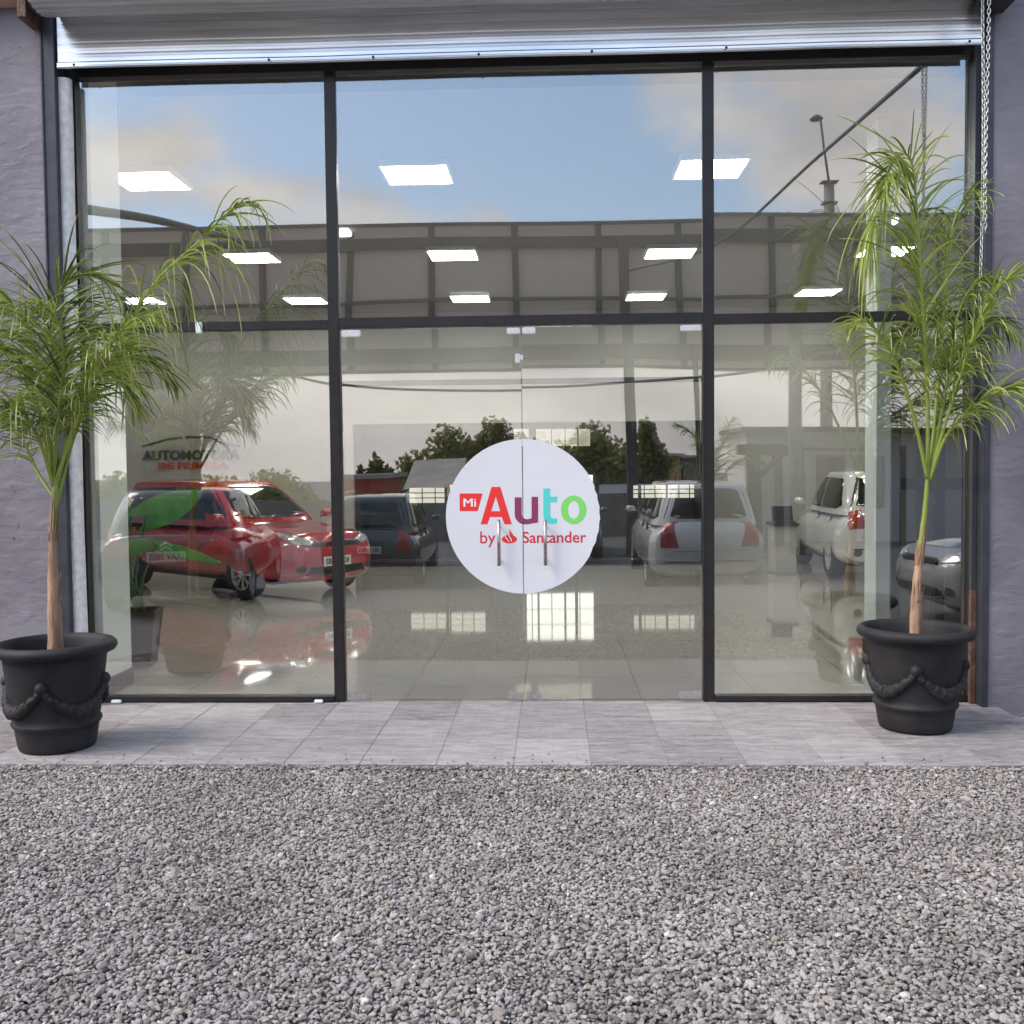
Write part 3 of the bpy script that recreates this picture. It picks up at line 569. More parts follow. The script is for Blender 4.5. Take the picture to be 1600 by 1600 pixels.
def frond(pl, pts, n=46, L=.42, droop=.5, w=.0054, bare=.28, seed=0, tint=.45, spread=1.0, rr=.011):
    """one frond: its rachis, and its leaflets as a child"""
    r_ = random.Random(seed); loc = Vector(pl.location); path = bez(pts, 48); m = len(path)
    # length table
    cum = [0]
    for i in range(1, m): cum.append(cum[-1]+(path[i]-path[i-1]).length)
    def pos(u):
        d = u*cum[-1]; i = 1
        while i < m-1 and cum[i] < d: i += 1
        t = (d-cum[i-1])/max(1e-6, cum[i]-cum[i-1]); return path[i-1].lerp(path[i], min(max(t, 0), 1)), (path[i]-path[i-1]).normalized()
    mb = MB(); mb.tube([p-loc for p in path], [rr*(1-.85*i/m)+.0012 for i in range(m)], 7, tint=tint+.15); fo = mb.build('frond', Mt['frond'], pl)
    lf = MB()
    for i in range(n):
        u = bare+(1-bare)*(i+.5*r_.random())/n; p, t = pos(min(u, .999)); sd = t.cross(Vector((0,0,1)))
        if sd.length < .25: sd = t.cross(Vector((.6,-.8,0)))
        sd.normalize(); nrm = sd.cross(t).normalized()
        env = (math.sin(math.pi*min(1, (u-bare)/(1-bare)*.82+.16)))**.6
        for s_ in (-1, 1):
            if r_.random() < .04: continue
            l = L*env*r_.uniform(.6, 1.25); ang = r_.uniform(.45, 1.05)*spread
            d = (t*math.cos(ang) + sd*s_*math.sin(ang) + nrm*r_.uniform(-.25, .35)).normalized(); q = p.copy(); seg = 8; wd = w*r_.uniform(.7, 1.25)
            tn = min(.72, max(0, tint+r_.uniform(-.35, .35))); dr = droop*r_.uniform(.3, 1.9); tw = r_.uniform(-.9, .9)
            cv = []
            for k in range(seg+1):
                f_ = k/seg; cv.append((q.copy(), d.copy(), wd*(1-f_)**.55*min(1, .45+3*f_) + .0006))
                d = (d+Vector((0,0,-1))*dr*(.10+.36*f_) + Vector((r_.uniform(-.03,.03), r_.uniform(-.03,.03), 0))).normalized(); q += d*l/seg
            vs = []; o_ = len(lf.v)
            for k, (c, d_, ww) in enumerate(cv):
                sv = d_.cross(Vector((math.sin(tw), math.cos(tw), .5))).normalized(); up_ = sv.cross(d_)
                vs += [c-loc+sv*ww, c-loc+up_*ww*.35, c-loc-sv*ww]
            lf.add(vs, [(3*k+e_, 3*k+e_+1, 3*k+e_+4, 3*k+e_+3) for k in range(seg) for e_ in (0, 1)], False, 0, tn)
            if r_.random() < .45:       # dry tip
                for k in range(3): lf.t[-1-k] = 1.0; lf.t[-4-k] = .95
    lf.build('leaflets', Mt['frond'], fo)

def palm(label, base, trunk, fr_, seed, gs=14):
    pl = thing('palm', label, 'palm', base, 0, 'potted palms at the entrance'); b = Vector(base)
    mb = MB(); n = len(trunk); pts = bez([p for p, r in trunk], 30); rr = [trunk[min(int(i/29*(n-1)), n-2)][1]*(1-(i/29*(n-1))%1 if i < 29 else 0)+trunk[min(int(i/29*(n-1))+1, n-1)][1]*((i/29*(n-1))%1 if i < 29 else 1) for i in range(30)]
    rr = [r*(1+.06*math.sin(i*2.1)) for i, r in enumerate(rr)]; mb.tube([p-b for p in pts[:gs+1]], rr[:gs+1], 14); mb.build('trunk', Mt['bark'], pl)
    MB().tube([p-b for p in pts[gs:]], [q*.92 for q in rr[gs:]], 12, tint=.55).build('green_stem', Mt['frond'], pl)
    # torn fibres where the bark ends
    mb = MB(); r_ = random.Random(seed+9); jc = pts[gs]-b; jr = rr[gs]
    for k in range(11):
        a = 6.28*k/11+r_.uniform(-.2,.2); q = Vector((math.cos(a), math.sin(a), 0)); h_ = r_.uniform(.03,.24); up = (pts[min(gs+4,29)]-pts[gs]).normalized()
        mb.tube([jc-up*.07+q*(jr+.001), jc+up*.0+q*(jr+.002), jc+up*h_*.6+q*jr*.98, jc+up*h_+q*(jr*.95+r_.uniform(0,.01))], [.006,.0065,.004,.001], 5, flat=.5)
    mb.build('fibre', Mt['bark'], pl)
    # loose torn sheaths
    mb = MB(); r_ = random.Random(seed)
    for k in range(5):
        a = r_.uniform(0, 6.28); z = r_.uniform(.03, .3); c = pts[int(z*18)]-b; q = Vector((math.cos(a), math.sin(a), 0))
        mb.tube([c+q*.018, c+q*.034+Vector((0,0,.08)), c+q*.03+Vector((0,0,.17)), c+q*.045+Vector((0,0,.23))], [.012,.010,.006,.002], 5, flat=.35)
    mb.build('sheath', Mt['bark'], pl)
    for i, (pts_, kw) in enumerate(fr_): frond(pl, pts_, seed=seed*31+i, **kw)
    return pl
YL, YR = potL.y, potR.y
def pth(Y, *c): return [at(x, y, Y+dy) for x, y, dy in c]
bl = at(87, 1004, YL); bl = Vector((bl.x, YL, .49)); br = at(1431, 990, YR); br = Vector((br.x, YR, .49))
g0 = dict(n=50, L=.42)
palm('left palm with one tall frond arching to the right over the glass', bl,  # tints lowered to put the shade inside the crown into the leaf colour
 [(bl, .045), (at(83, 900, YL), .030), (at(84, 820, YL), .021), (at(88, 740, YL), .017), (at(86, 690, YL), .012)],
 [(pth(YL, (86,800,0),(120,670,.05),(175,560,.12),(236,450,.18),(305,382,.22),(372,320,.25),(405,322,.25)), dict(n=60, L=.66, droop=1.15, bare=.34, tint=.36, w=.0052)),
  (pth(YL, (86,750,0),(80,620,.05),(84,500,.10),(105,438,.12),(150,432,.12),(190,468,.12)), dict(n=70, L=.52, droop=.55, bare=.30, tint=.18)),
  (pth(YL, (84,750,0),(66,620,-.1),(42,510,-.18),(0,470,-.25),(-50,500,-.3)), dict(n=64, L=.50, droop=.9, bare=.32, tint=.45)),
  (pth(YL, (84,760,0),(62,690,-.1),(30,640,-.2),(-10,628,-.3),(-60,660,-.35)), dict(n=60, L=.46, droop=.8, bare=.30, tint=.4)),
  (pth(YL, (88,750,0),(125,640,-.12),(160,560,-.22),(200,505,-.3),(235,492,-.34)), dict(n=64, L=.40, droop=.9, bare=.30, tint=.58, spread=.7)),
  (pth(YL, (88,750,0),(120,640,.12),(165,570,.25),(225,560,.35),(275,600,.4)), dict(n=60, L=.48, droop=.6, bare=.25, tint=.12)),
  (pth(YL, (84,750,0),(92,640,-.15),(100,560,-.25),(90,500,-.32),(60,470,-.36)), dict(n=70, L=.46, droop=.8, bare=.25, tint=.3)),
  (pth(YL, (86,780,0),(60,740,.08),(36,690,.15),(10,655,.2),(-30,640,.25)), dict(n=30, L=.30, droop=.7, bare=.35, tint=.3)),
  (pth(YL, (88,760,0),(112,660,0),(140,590,.02),(178,580,.05),(215,640,.05)), dict(n=60, L=.44, droop=.8, bare=.25, tint=.35)),
  (pth(YL, (84,760,0),(60,640,0),(30,560,.0),(-8,545,.0),(-40,590,.0)), dict(n=60, L=.44, droop=.8, bare=.25, tint=.4)),
 ], 3)
palm('right palm with tall upright feathery frond beside the chain', br,
 [(br, .040), (at(1432, 930, YR), .030), (at(1438, 860, YR), .020), (at(1446, 790, YR), .015), (at(1451, 720, YR), .011)],
 [(pth(YR, (1450,760,0),(1449,600,-.02),(1440,460,-.04),(1433,340,-.04),(1427,265,-.04),(1413,240,-.06),(1392,262,-.1),(1378,310,-.12)), dict(n=92, L=.56, droop=.45, bare=.24, tint=.46, spread=1.0, w=.0060)),
  (pth(YR, (1420,258,-.04),(1395,280,-.08),(1372,325,-.1),(1355,390,-.12)), dict(n=38, L=.60, droop=1.8, bare=.0, tint=.66, spread=.5, w=.0045, rr=.004)),
  (pth(YR, (1452,750,0),(1466,600,.08),(1478,450,.14),(1490,350,.18),(1515,300,.2),(1545,305,.2)), dict(n=60, L=.42, droop=1.2, bare=.34, tint=.45, w=.0048)),
  (pth(YR, (1454,740,0),(1490,620,-.05),(1535,490,-.1),(1585,425,-.14),(1640,395,-.15)), dict(n=60, L=.44, droop=.75, bare=.28, tint=.55)),
  (pth(YR, (1452,750,0),(1480,680,-.05),(1530,630,-.1),(1590,600,-.14),(1650,600,-.15)), dict(n=48, L=.44, droop=.8, bare=.25, tint=.5)),
  (pth(YR, (1450,750,0),(1425,640,-.1),(1392,550,-.2),(1350,500,-.26),(1318,520,-.3)), dict(n=40, L=.32, droop=.7, bare=.42, tint=.5, w=.0055)),
  (pth(YR, (1454,740,0),(1474,620,.08),(1505,530,.12),(1545,500,.15),(1585,530,.15)), dict(n=60, L=.42, droop=.9, bare=.22, tint=.3)),
  (pth(YR, (1454,740,0),(1480,600,.02),(1495,500,.02),(1525,440,.02),(1570,430,0)), dict(n=46, L=.42, droop=1.2, bare=.28, tint=.4)),
 ], 5)

# ------------------------------------------------------------------ interior of the showroom
IZ = 4.30; BY = 11.1; IXL, IXR = -9.0, 6.2
struct(MB().box((IXL, .06, -.2), (IXR, BY, .0)).build('floor', Mt['floor']))
struct(MB().box((IXL, .66, IZ), (IXR, BY, IZ+.5)).build('ceiling', Mt['ceil'])); MB().box((jl0, .251, IZ+.501), (jr1, .95, IZ+.6)).build('soffit', Mt['dark'], bld)
mb = MB(); mb.box((IXL-.2, .26, -.2), (IXL-.002, BY, IZ)); mb.build('side_wall', Mt['iwall'], bld); MB().box((IXR+.002, .26, -.2), (IXR+.2, BY, IZ)).build('side_wall', Mt['iwall'], bld)
PY = 9.55; px0, px1, pz = at(553, 800, PY).x, at(1106, 800, PY).x, at(800, 660, PY).z
mb = MB(); mb.box((IXL, BY, -.2), (IXR, BY+.2, IZ)); mb.build('back_wall', Mt['iwall'], bld)
# partition with a dark glazed recess
mb = MB(); mb.box((IXL, PY, 0), (px0, PY+.12, 2.9)); mb.box((px1, PY, 0), (px1+.1, BY-.003, 2.9)); mb.box((px0, PY, pz), (px1, PY+.12, 2.9)); mb.build('partition', Mt['iwall'], bld)
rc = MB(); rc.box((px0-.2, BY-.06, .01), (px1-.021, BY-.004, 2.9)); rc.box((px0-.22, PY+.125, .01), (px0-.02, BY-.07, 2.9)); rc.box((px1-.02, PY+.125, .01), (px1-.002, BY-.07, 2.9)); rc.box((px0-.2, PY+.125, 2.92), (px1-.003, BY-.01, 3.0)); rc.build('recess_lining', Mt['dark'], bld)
mb = MB(); 
for px in (560, 697, 766, 900, 1000, 1100): x = at(px, 800, PY).x; mb.box((x-.025, PY+.02, .0), (x+.025, PY+.07, pz))
mb.box((px0, PY+.0, .004), (px1, PY+.1, .07)); mb.build('partition_frame', Mt['frame'], bld)
for (a, b, c, d) in ((640, 700, 762, 786), (703, 756, 757, 786), (822, 838, 742, 815), (842, 880, 742, 815), (884, 926, 742, 815), (990, 1040, 758, 778), (1044, 1094, 757, 778)):
    A = at(a, d, BY-.1); B = at(b, c, BY-.1); o = MB().box((A.x, BY-.1, A.z), (B.x, BY-.07, B.z)).build('lit_window', Mt['litwin' if 780 < a < 930 else 'dimwin'], bld)
    fm = MB(); nX = max(2, round((B.x-A.x)/.22)); 
    for i in range(1, nX): x = A.x+(B.x-A.x)*i/nX; fm.box((x-.008, BY-.115, A.z), (x+.008, BY-.102, B.z))
    for i in (1, 2): z = A.z+(B.z-A.z)*i/3; fm.box((A.x, BY-.113, z-.008), (B.x, BY-.103, z+.008))
    fm.build('window_bars', Mt['black'], o)
for i, (a, b) in enumerate(((803, 827), (838, 862), (863, 883), (884, 903), (904, 923))):
    A = at(a, 697, PY-.02); B = at(b-1, 670, PY-.02); mb = MB(); mb.box((A.x, PY-.006, A.z), (B.x, PY-.002, B.z)); o = mb.build('paper_sheet', Mt['paper'])
    ordn = ['leftmost', 'second', 'middle', 'fourth', 'rightmost'][i]
    tag(o, 'pale printed notice sheet, %s of five hung above the sticker' % ordn, 'notice', 'notice sheets on the back partition')
    ln = MB()
    for k in range(6): z = A.z+(B.z-A.z)*(.15+.13*k); ln.box((A.x+.02, PY-.008, z), (A.x+(B.x-A.x)*(.6+.3*random.random()), PY-.0065, z+.006))
    ln.build('print_lines', mat('print_ink', (.35,.33,.28), .8), o)
# wall sign
sg = thing('wall_sign', 'raised dealership wall sign with black and red letters under a roofline', 'sign', (0, PY-.02, 0)); yS = -.03
def sg_text(s, x0, x1, y0, y1, m, off): 
    A = at(x0, y1, PY-.05); B = at(x1, y0, PY-.05); mb = MB(); [text_mb(mb, s, A.x+q, B.x+q, A.z+w, B.z+w, yS-.0005*k, off=off) for k, (q, w) in enumerate(((-.010,-.005),(.010,-.005),(0,.007)))]; return mb.build('lettering', m, sg)
sg_text('AUTOMOTORA', 223, 374, 703, 719, Mt['ink_black'], .016); sg_text('DE PRIMERA', 248, 356, 722, 733, Mt['ink_dred'], .016)
mb = MB()
for q in (((222,698),(262,686),(284,683),(284,686),(264,689),(228,700),(260,699),(222,701)), ((290,683),(330,683),(345,692),(374,697),(374,700),(340,695),(326,687),(292,686))):
    P_ = [at(a, b, PY-.05) for a, b in q]; mb.tube([(p.x, yS+.01, p.z) for p in P_[:4]], .020, 6)
mb.build('roofline_emblem', Mt['ink_black'], sg)
# white columns
def column(pa, pb_, Y, label, depth=.35):
    x0, x1 = at(pa, 600, Y).x, at(pb_, 600, Y).x; c = thing('column', label, 'column', ((x0+x1)/2, Y+depth/2, 0)); h = (x1-x0)/2
    MB().box((-h, -depth/2, .121), (h, depth/2, IZ-.0)).build('shaft', Mt['white'], c); fixn(MB().box((-h-.012, -depth/2-.012, .0), (h+.012, depth/2+.012, .12)).build('skirting', Mt['skirt'], c), .003)
_xa = at(151, 600, .12).x; c = thing('column', 'pale white wall pier just inside the left pane beside the leafy planter', 'column', (_xa-.03, .35, 0))
MB().box((-.03, -.23, .121), (.03, .23, IZ+.45)).build('shaft', Mt['white'], c); fixn(MB().box((-.04, -.24, .0), (.042, .24, .12)).build('skirting', Mt['skirt'], c), .003)
column(1370, 1392, 1.5, 'pale white column inside the right pane behind the right palm', .3)
# dark framed side glazing right of the right column
sd = thing('side_glazing', 'black framed side glazing behind the right palm', 'glazing', (0, 0, 0))
for px, w, Y in ((1401, 14, 1.9), (1470, 14, 1.4), (1440, 5, 2.6)):
    x = at(px, 700, Y).x; hw = w/1600*(6.83+Y)/2; MB().box((x-hw, Y, 0), (x+hw, Y+.08, at(px, 562, Y).z)).build('post', Mt['frame'], sd)
A = at(1395, 562, 1.9); B = at(1512, 562, 1.4); MB().box((A.x, 1.86, A.z), (B.x+.3, 1.98, A.z+.16)).build('header', Mt['white'], sd)
MB().box((A.x, 1.99, 1.35), (B.x+.3, 2.03, 1.45)).build('rail', Mt['frame'], sd)
MB().box((A.x+.05, 2.7, 0), (B.x+.6, 2.75, A.z)).build('panel', mat('grey_panel', (.20,.205,.19), .4, var=.1, vscale=3), sd)
q = at(1402, 520, 1.6); fixn(MB().tube([(q.x-.18, 1.6, q.z-.12), (q.x+.05, 1.6, q.z), (q.x+.35, 1.6, q.z+.12)], [.05,.07,.06], 8).build('curved_bracket', Mt['black']), 0); tag(bpy.data.objects['curved_bracket'], 'black curved bracket under the ceiling behind the right palm', 'wall lamp'); bpy.data.objects['curved_bracket'].name = 'dark_bracket'  # unidentified dark curved shape, built as a plain bracket without any lamp

# ceiling lights
def light_fix(): 
    t = thing('ceiling_light', '', 'ceiling light', (0,0,0), 0, 'square ceiling light panels'); h = .31
    mb = MB(); mb.box((-h, -h, -.055), (h, -h+.018, 0)); mb.box((-h, h-.018, -.055), (h, h, 0)); mb.box((-h, -h+.018, -.055), (-h+.018, h-.018, 0)); mb.box((h-.018, -h+.018, -.055), (h, h-.018, 0)); mb.build('frame', Mt['white'], t)
    MB().box((-h+.018, -h+.018, -.050), (h-.018, h-.018, -.01)).build('diffuser', Mt['lamp'], t); return t
rows = [('front row', [(232, 283, 'left'), (652, 273, 'middle'), (1110, 264, 'right')]),
        ('second row', [(393, 403, 'left'), (708, 399, 'middle'), (1047, 396, 'right'), (1383, 393, 'far right')]),
        ('back row', [(220, 470, 'far left'), (478, 470, 'left'), (735, 467, 'middle'), (1009, 464, 'right'), (1278, 457, 'far right')])]
proto = light_fix(); first = True
def dtree(o, par=None):
    c = o.copy(); COL.objects.link(c); c.parent = par
    for ch in o.children: dtree(ch, c)
    return c
for rn, lst in rows:
    for px, py, nm in lst:
        p = gnd(px, py, IZ-.05); o = proto if first else dtree(proto); first = False; o.location = (p.x, p.y, IZ-.001); o['label'] = 'square lit ceiling panel, %s one of the %s' % (nm, rn)
Mt['spot'] = emis('spot_lens', (1,.99,.95), 2.5)
for px, py, n_, w_ in ((535, 373, 'left', .09), (1387, 357, 'right', .09)):
    p = gnd(px, py, IZ-.1); o = MB().box((p.x-w_, p.y-.10, IZ-.06), (p.x+w_, p.y+.10, IZ-.002)).build('spotlight', Mt['spot']); fixn(o, .01); tag(o, 'small boxy ceiling spotlight near the %s upper mullion' % n_, 'spotlight')

# planter with broad leaves behind the left column
pc_ = gnd(212, 1045); pl = thing('planter', 'tall tapered brown planter on the showroom floor', 'planter', (pc_.x-.02, pc_.y+.15, 0), .12)
mb = MB(); h = .42*.95; 
def sq(r, z): return [(-r,-r,z),(r,-r,z),(r,r,z),(-r,r,z)]
zt = .0; H_ = .46
vs = sq(.105,0)+sq(.155,H_)+sq(.135,H_)+sq(.13,H_-.05); mb.add(vs, [(3,2,1,0)]+[(a*4+k, a*4+(k+1)%4, a*4+4+(k+1)%4, a*4+4+k) for a in range(3) for k in range(4)]+[(12,13,14,15)])
fixn(mb.build('planter_body', Mt['wicker'], pl), .006)
bp_ = Vector((pc_.x-.02, pc_.y+.15, H_-.04)); pt = thing('leafy_plant', 'broad-leaved elephant ear plant in the brown planter', 'plant', bp_)
Yp = bp_.y
def bigleaf(base, tip, w, droop, stalk):
    b = base-bp_; t = tip-bp_; L_ = (t-b).length; ax = (t-b).normalized(); sd_ = ax.cross(Vector((0,.8,.6))).normalized(); up_ = sd_.cross(ax)
    mb = MB(); nu, nv = 16, 8; vs = []
    for i in range(nu+1):
        u = i/nu; hw = w*math.sin(math.pi*min(1, .16+.84*u))**.75*(1 if u < .99 else .02); c = b+ax*L_*u+Vector((0,0,-droop*u*u))
        for j in range(nv+1):
            v = j/nv*2-1; back = -.16*L_*abs(v)**1.5*(1-u)*1.2; vs.append(c+sd_*hw*v+ax*back+up_*(.05*w*math.sin(u*26)*abs(v)*.5 - .35*w*v*v*.5))
    mb.add(vs, [(i*(nv+1)+j, i*(nv+1)+j+1, (i+1)*(nv+1)+j+1, (i+1)*(nv+1)+j) for i in range(nu) for j in range(nv)], True)
    mb.build('leaf', Mt['leafbig'], pt)
    s_ = MB(); s_.tube([p-bp_ for p in bez(stalk+[base+ax*.02], 14)], [.016-.009*i/13 for i in range(14)], 8); s_.build('stalk', Mt['stalk'], pt)
bigleaf(at(225, 808, Yp), at(318, 762, Yp-.10), .14, .01, [bp_+Vector((.03,0,0)), at(212, 900, Yp)])
bigleaf(at(205, 800, Yp+.1), at(170, 745, Yp+.3), .12, .0, [bp_+Vector((-.02,.05,0)), at(205, 900, Yp+.05)])
bigleaf(at(240, 850, Yp-.05), at(345, 872, Yp+.1), .07, .03, [bp_+Vector((.05,-.03,0)), at(222, 910, Yp)])
bigleaf(at(190, 810, Yp+.1), at(190, 760, Yp+.45), .10, .0, [bp_+Vector((0,.05,0)), at(196, 910, Yp+.05)])
bigleaf(at(200, 860, Yp-.02), at(240, 830, Yp-.25), .08, .05, [bp_+Vector((0,-.05,0)), at(204, 920, Yp)])

# desk and laptop
d0 = gnd(1235, 890); dk = thing('desk', 'pale reception desk with dark top beside the white hatchback', 'desk', (at(1222, 820, 8.2).x, 8.2, 0))
fixn(MB().box((-.15, -.25, 0), (.15, .25, .70)).build('desk_body', Mt['iwall'], dk), .006); fixn(MB().box((-.18, -.29, .702), (.18, .29, .74)).build('desk_top', Mt['skirt'], dk), .004)
lp = thing('laptop', 'open black laptop standing on the reception desk', 'laptop', (dk.location.x+.02, 8.15, .742))
fixn(MB().box((-.15, -.1, 0), (.15, .1, .018)).build('keyboard', Mt['black'], lp), .003); fixn(MB().add([(-.15,.1,.02),(.15,.1,.02),(.15,.17,.23),(-.15,.17,.23),(-.15,.11,.02),(.15,.11,.02),(.15,.18,.23),(-.15,.18,.23)], [(0,1,2,3),(7,6,5,4),(0,4,5,1),(1,5,6,2),(2,6,7,3),(3,7,4,0)]).build('screen', Mt['black'], lp))

# ------------------------------------------------------------------ cars
def interp(tab, x):
    if x <= tab[0][0]: return tab[0][1]
    for (a, va), (b, vb) in zip(tab, tab[1:]):
        if x <= b:
            t = (x-a)/(b-a); t = t*t*(3-2*t)*.5+t*.5; return va+(vb-va)*t
    return tab[-1][1]
def make_car(name, label, loc, heading, kind='hatch', L=4.0, Wd=1.7, H=1.45, colr=(.5,.02,.02), plate=None, roofrails=False, emblem=None, spokes=9, rimr=.2, group=None, cat='car', platefront=None, fog=False):
    t = thing(name, label, cat, loc, heading, group); pm = paint(name+'_paint', colr); hw = Wd/2; xf, xr = L/2, -L/2
    wb = L*.61; xw_f = xf-L*.20; xw_r = xw_f-wb; wr = .31
    belt = H*.635; hood_f = H*.50; cowl = {'hatch': xf-L*.27, 'sedan': xf-L*.27, 'van': xf-L*.20, 'wagon': xf-L*.27}[kind]
    rear_top = {'hatch': xr+.05, 'sedan': xr+L*.17, 'van': xr+.05, 'wagon': xr+.05}[kind]
    # centreline top and half width along x
    top = [(xr, belt*.92), (xr+.05, belt*1.0), (xr+L*.15, belt*1.02), (cowl, belt*1.0), (xf-L*.13, belt*.93), (xf-.12, hood_f+.08), (xf, hood_f-.03)]
    wid = [(xr, hw*.80), (xr+.06, hw*.90), (xr+.3, hw*.97), (0, hw), (xf-.55, hw*.97), (xf-.22, hw*.88), (xf-.06, hw*.72), (xf, hw*.60)]
    bot = [(xr, .36), (xr+.08, .26), (xr+.4, .19), (xf-.4, .19), (xf-.1, .22), (xf, .30)]
    mb = MB(); ns = 70; npz = 30; vs = []
    def sec(x):
        w_, zt_, zb_ = interp(wid, x), interp(top, x), interp(bot, x); zm = zb_+(zt_-zb_)*.45; pts = []
        for j in range(npz+1):
            a = -math.pi/2+math.pi*j/npz; c, s_ = math.cos(a), math.sin(a)
            ex = .42; yy = w_*(abs(c)**ex); zz = zm+(zt_-zm if s_ > 0 else zm-zb_)*(math.copysign(abs(s_)**.62, s_))
            if s_ > .0: yy *= 1-.10*s_**2
            pts.append((yy, zz))
        return pts
    for i in range(ns+1):
        u = i/ns; x = xr+L*(.5-.5*math.cos(math.pi*u)); s_ = sec(x)
        ring = [(x, p[0], p[1]) for p in s_] + [(x, -p[0], p[1]) for p in s_[-2:0:-1]]; vs += ring
    nr = len(ring); fs = [(i*nr+k, (i+1)*nr+k, (i+1)*nr+(k+1)%nr, i*nr+(k+1)%nr) for i in range(ns) for k in range(nr)] + [tuple(range(nr)), tuple(ns*nr+k for k in range(nr-1, -1, -1))]
    mb.add(vs, fs, True); lo = fixn(mb.build('body', pm, t))
    # wheel wells
    for xw in (xw_f, xw_r):
        cb = MB(); cb.lathe([(0.001,-hw*1.2),(wr+.055,-hw*1.2),(wr+.055,hw*1.2),(0.001,hw*1.2)], (xw, 0, wr-.0), 40, 'y'); co_ = fixn(cb.build('cut', Mt['black']))
        bmod = lo.modifiers.new('b', 'BOOLEAN'); bmod.operation = 'DIFFERENCE'; bmod.object = co_; bmod.solver = 'EXACT'
    dg = bpy.context.evaluated_depsgraph_get(); dg.update(); me = bpy.data.meshes.new_from_object(lo.evaluated_get(dg)); lo.modifiers.clear(); lo.data = me
    for o in [o for o in bpy.data.objects if o.name.startswith('cut')]: bpy.data.objects.remove(o)
    me.polygons.foreach_set('use_smooth', [True]*len(me.polygons))
    # greenhouse
    gf0, gf1 = cowl+.02, cowl-H*(.50 if kind != 'van' else .42); gr0 = rear_top+.03; gr1 = {'hatch': xr+.38, 'sedan': xr+L*.17+.55, 'van': xr+.20, 'wagon': xr+.30}[kind]
    if kind == 'sedan': gr0 = xr+L*.13
    zr = H-.05; w0, w1 = hw*.91, hw*.70; gm = MB(); vs = []; nt_ = 12; nu_ = 18
    def ring_(tt):
        z = belt-.06+(zr-belt+.06)*tt; bow = .03*math.sin(math.pi*tt); a0 = gf0+(gf1-gf0)*tt**1.12+bow; b0 = gr0+(gr1-gr0)*tt**1.25-bow*.6; ww = w0+(w1-w0)*tt**1.15; pts = []
        n = 72; cx0 = (a0+b0)/2; hx = (a0-b0)/2
        for k in range(n):
            q = 2*math.pi*k/n; c, s_ = math.cos(q), math.sin(q); e_ = .28
            pts.append((cx0+hx*math.copysign(abs(c)**e_, c)*(1-.035*abs(s_)**2), ww*math.copysign(abs(s_)**e_, s_)*(1-.05*abs(c)**3), z))
        return pts
    for i in range(nt_+1): vs += ring_(i/nt_)
    top_ring = ring_(1.0); cxm = sum(p[0] for p in top_ring)/72
    for f_, dz_ in ((.93,.022),(.8,.035),(.5,.046),(.2,.05)): vs += [(cxm+(p[0]-cxm)*f_, p[1]*f_, zr+dz_) for p in top_ring]
    m = nt_+5; fs = [(i*72+k, i*72+(k+1)%72, (i+1)*72+(k+1)%72, (i+1)*72+k) for i in range(m-1) for k in range(72)] + [tuple((m-1)*72+k for k in range(72))]
    gm.add(vs, fs, True); gh = fixn(gm.build('cabin', pm, t))
    bm = bmesh.new(); bm.from_mesh(lo.data); bm.from_mesh(gh.data); bvh = BVHTree.FromBMesh(bm); bm.free()
    def decal(name_, poly, frm, m_, off=.006, rings=6, par=t, sub=3):
        """poly: 2-D outline; frm: function 2-D -> (origin, direction)"""
        P2 = []; n = len(poly)
        for i in range(n):
            a, b = poly[i], poly[(i+1)%n]
            for k in range(sub): P2.append((a[0]+(b[0]-a[0])*k/sub, a[1]+(b[1]-a[1])*k/sub))
        n = len(P2); cx0 = sum(p[0] for p in P2)/n; cz0 = sum(p[1] for p in P2)/n; V_ = []; base_n = []
        for r_ in range(rings+1):
            f_ = r_/rings
            for p in ([(cx0, cz0)] if r_ == 0 else [(cx0+(q[0]-cx0)*f_, cz0+(q[1]-cz0)*f_) for q in P2]):
                o_, d_ = frm(*p); h_ = bvh.ray_cast(Vector(o_), Vector(d_).normalized())
                if h_[0] is None: return None
                V_.append(h_[0]-Vector(d_).normalized()*off)
        fs = [(0, 1+k, 1+(k+1)%n) for k in range(n)] + [(1+(r_-1)*n+k, 1+r_*n+k, 1+r_*n+(k+1)%n, 1+(r_-1)*n+(k+1)%n) for r_ in range(1, rings) for k in range(n)]
        # rim skirt so the piece has thickness
        o_s = len(V_); od, dd = frm(cx0, cz0); dd = Vector(dd).normalized(); V_ += [V_[1+(rings-1)*n+k]+dd*(off+.004) for k in range(n)]
        fs += [(1+(rings-1)*n+k, o_s+k, o_s+(k+1)%n, 1+(rings-1)*n+(k+1)%n) for k in range(n)]
        q = MB(); q.add(V_, fs, True); ob = q.build(name_, m_, par)
        bm_ = bmesh.new(); bm_.from_mesh(ob.data); bmesh.ops.recalc_face_normals(bm_, faces=bm_.faces); bm_.to_mesh(ob.data); bm_.free(); return ob
    for s_ in (1, -1):
        side = lambda x, z, s_=s_: ((x, s_*3, z), (0, -s_, 0))
        zb_, zt_ = belt+.015, H-.115; sl = (gf0-gf1)/(zr-belt); slr = (gr1-gr0)/(zr-belt)
        fx = lambda z: gf0-.13-(z-belt)*sl*.96; rx = lambda z: gr0+.15+(z-belt)*slr*.95
        mid = (fx(zb_)+rx(zb_))/2+.1
        decal('side_window', [(fx(zb_)-.0, zb_), (fx(zt_), zt_), (mid+.03, zt_+.01), (mid+.03, zb_)], side, Mt['cglass'])
        decal('side_window', [(mid-.03, zb_), (mid-.03, zt_+.01), (max(rx(zt_), rx(zb_)+.02)+.12, zt_-.01), (rx(zb_)+.10, zb_+.05), (rx(zb_)+.28, zb_)], side, Mt['cglass'])
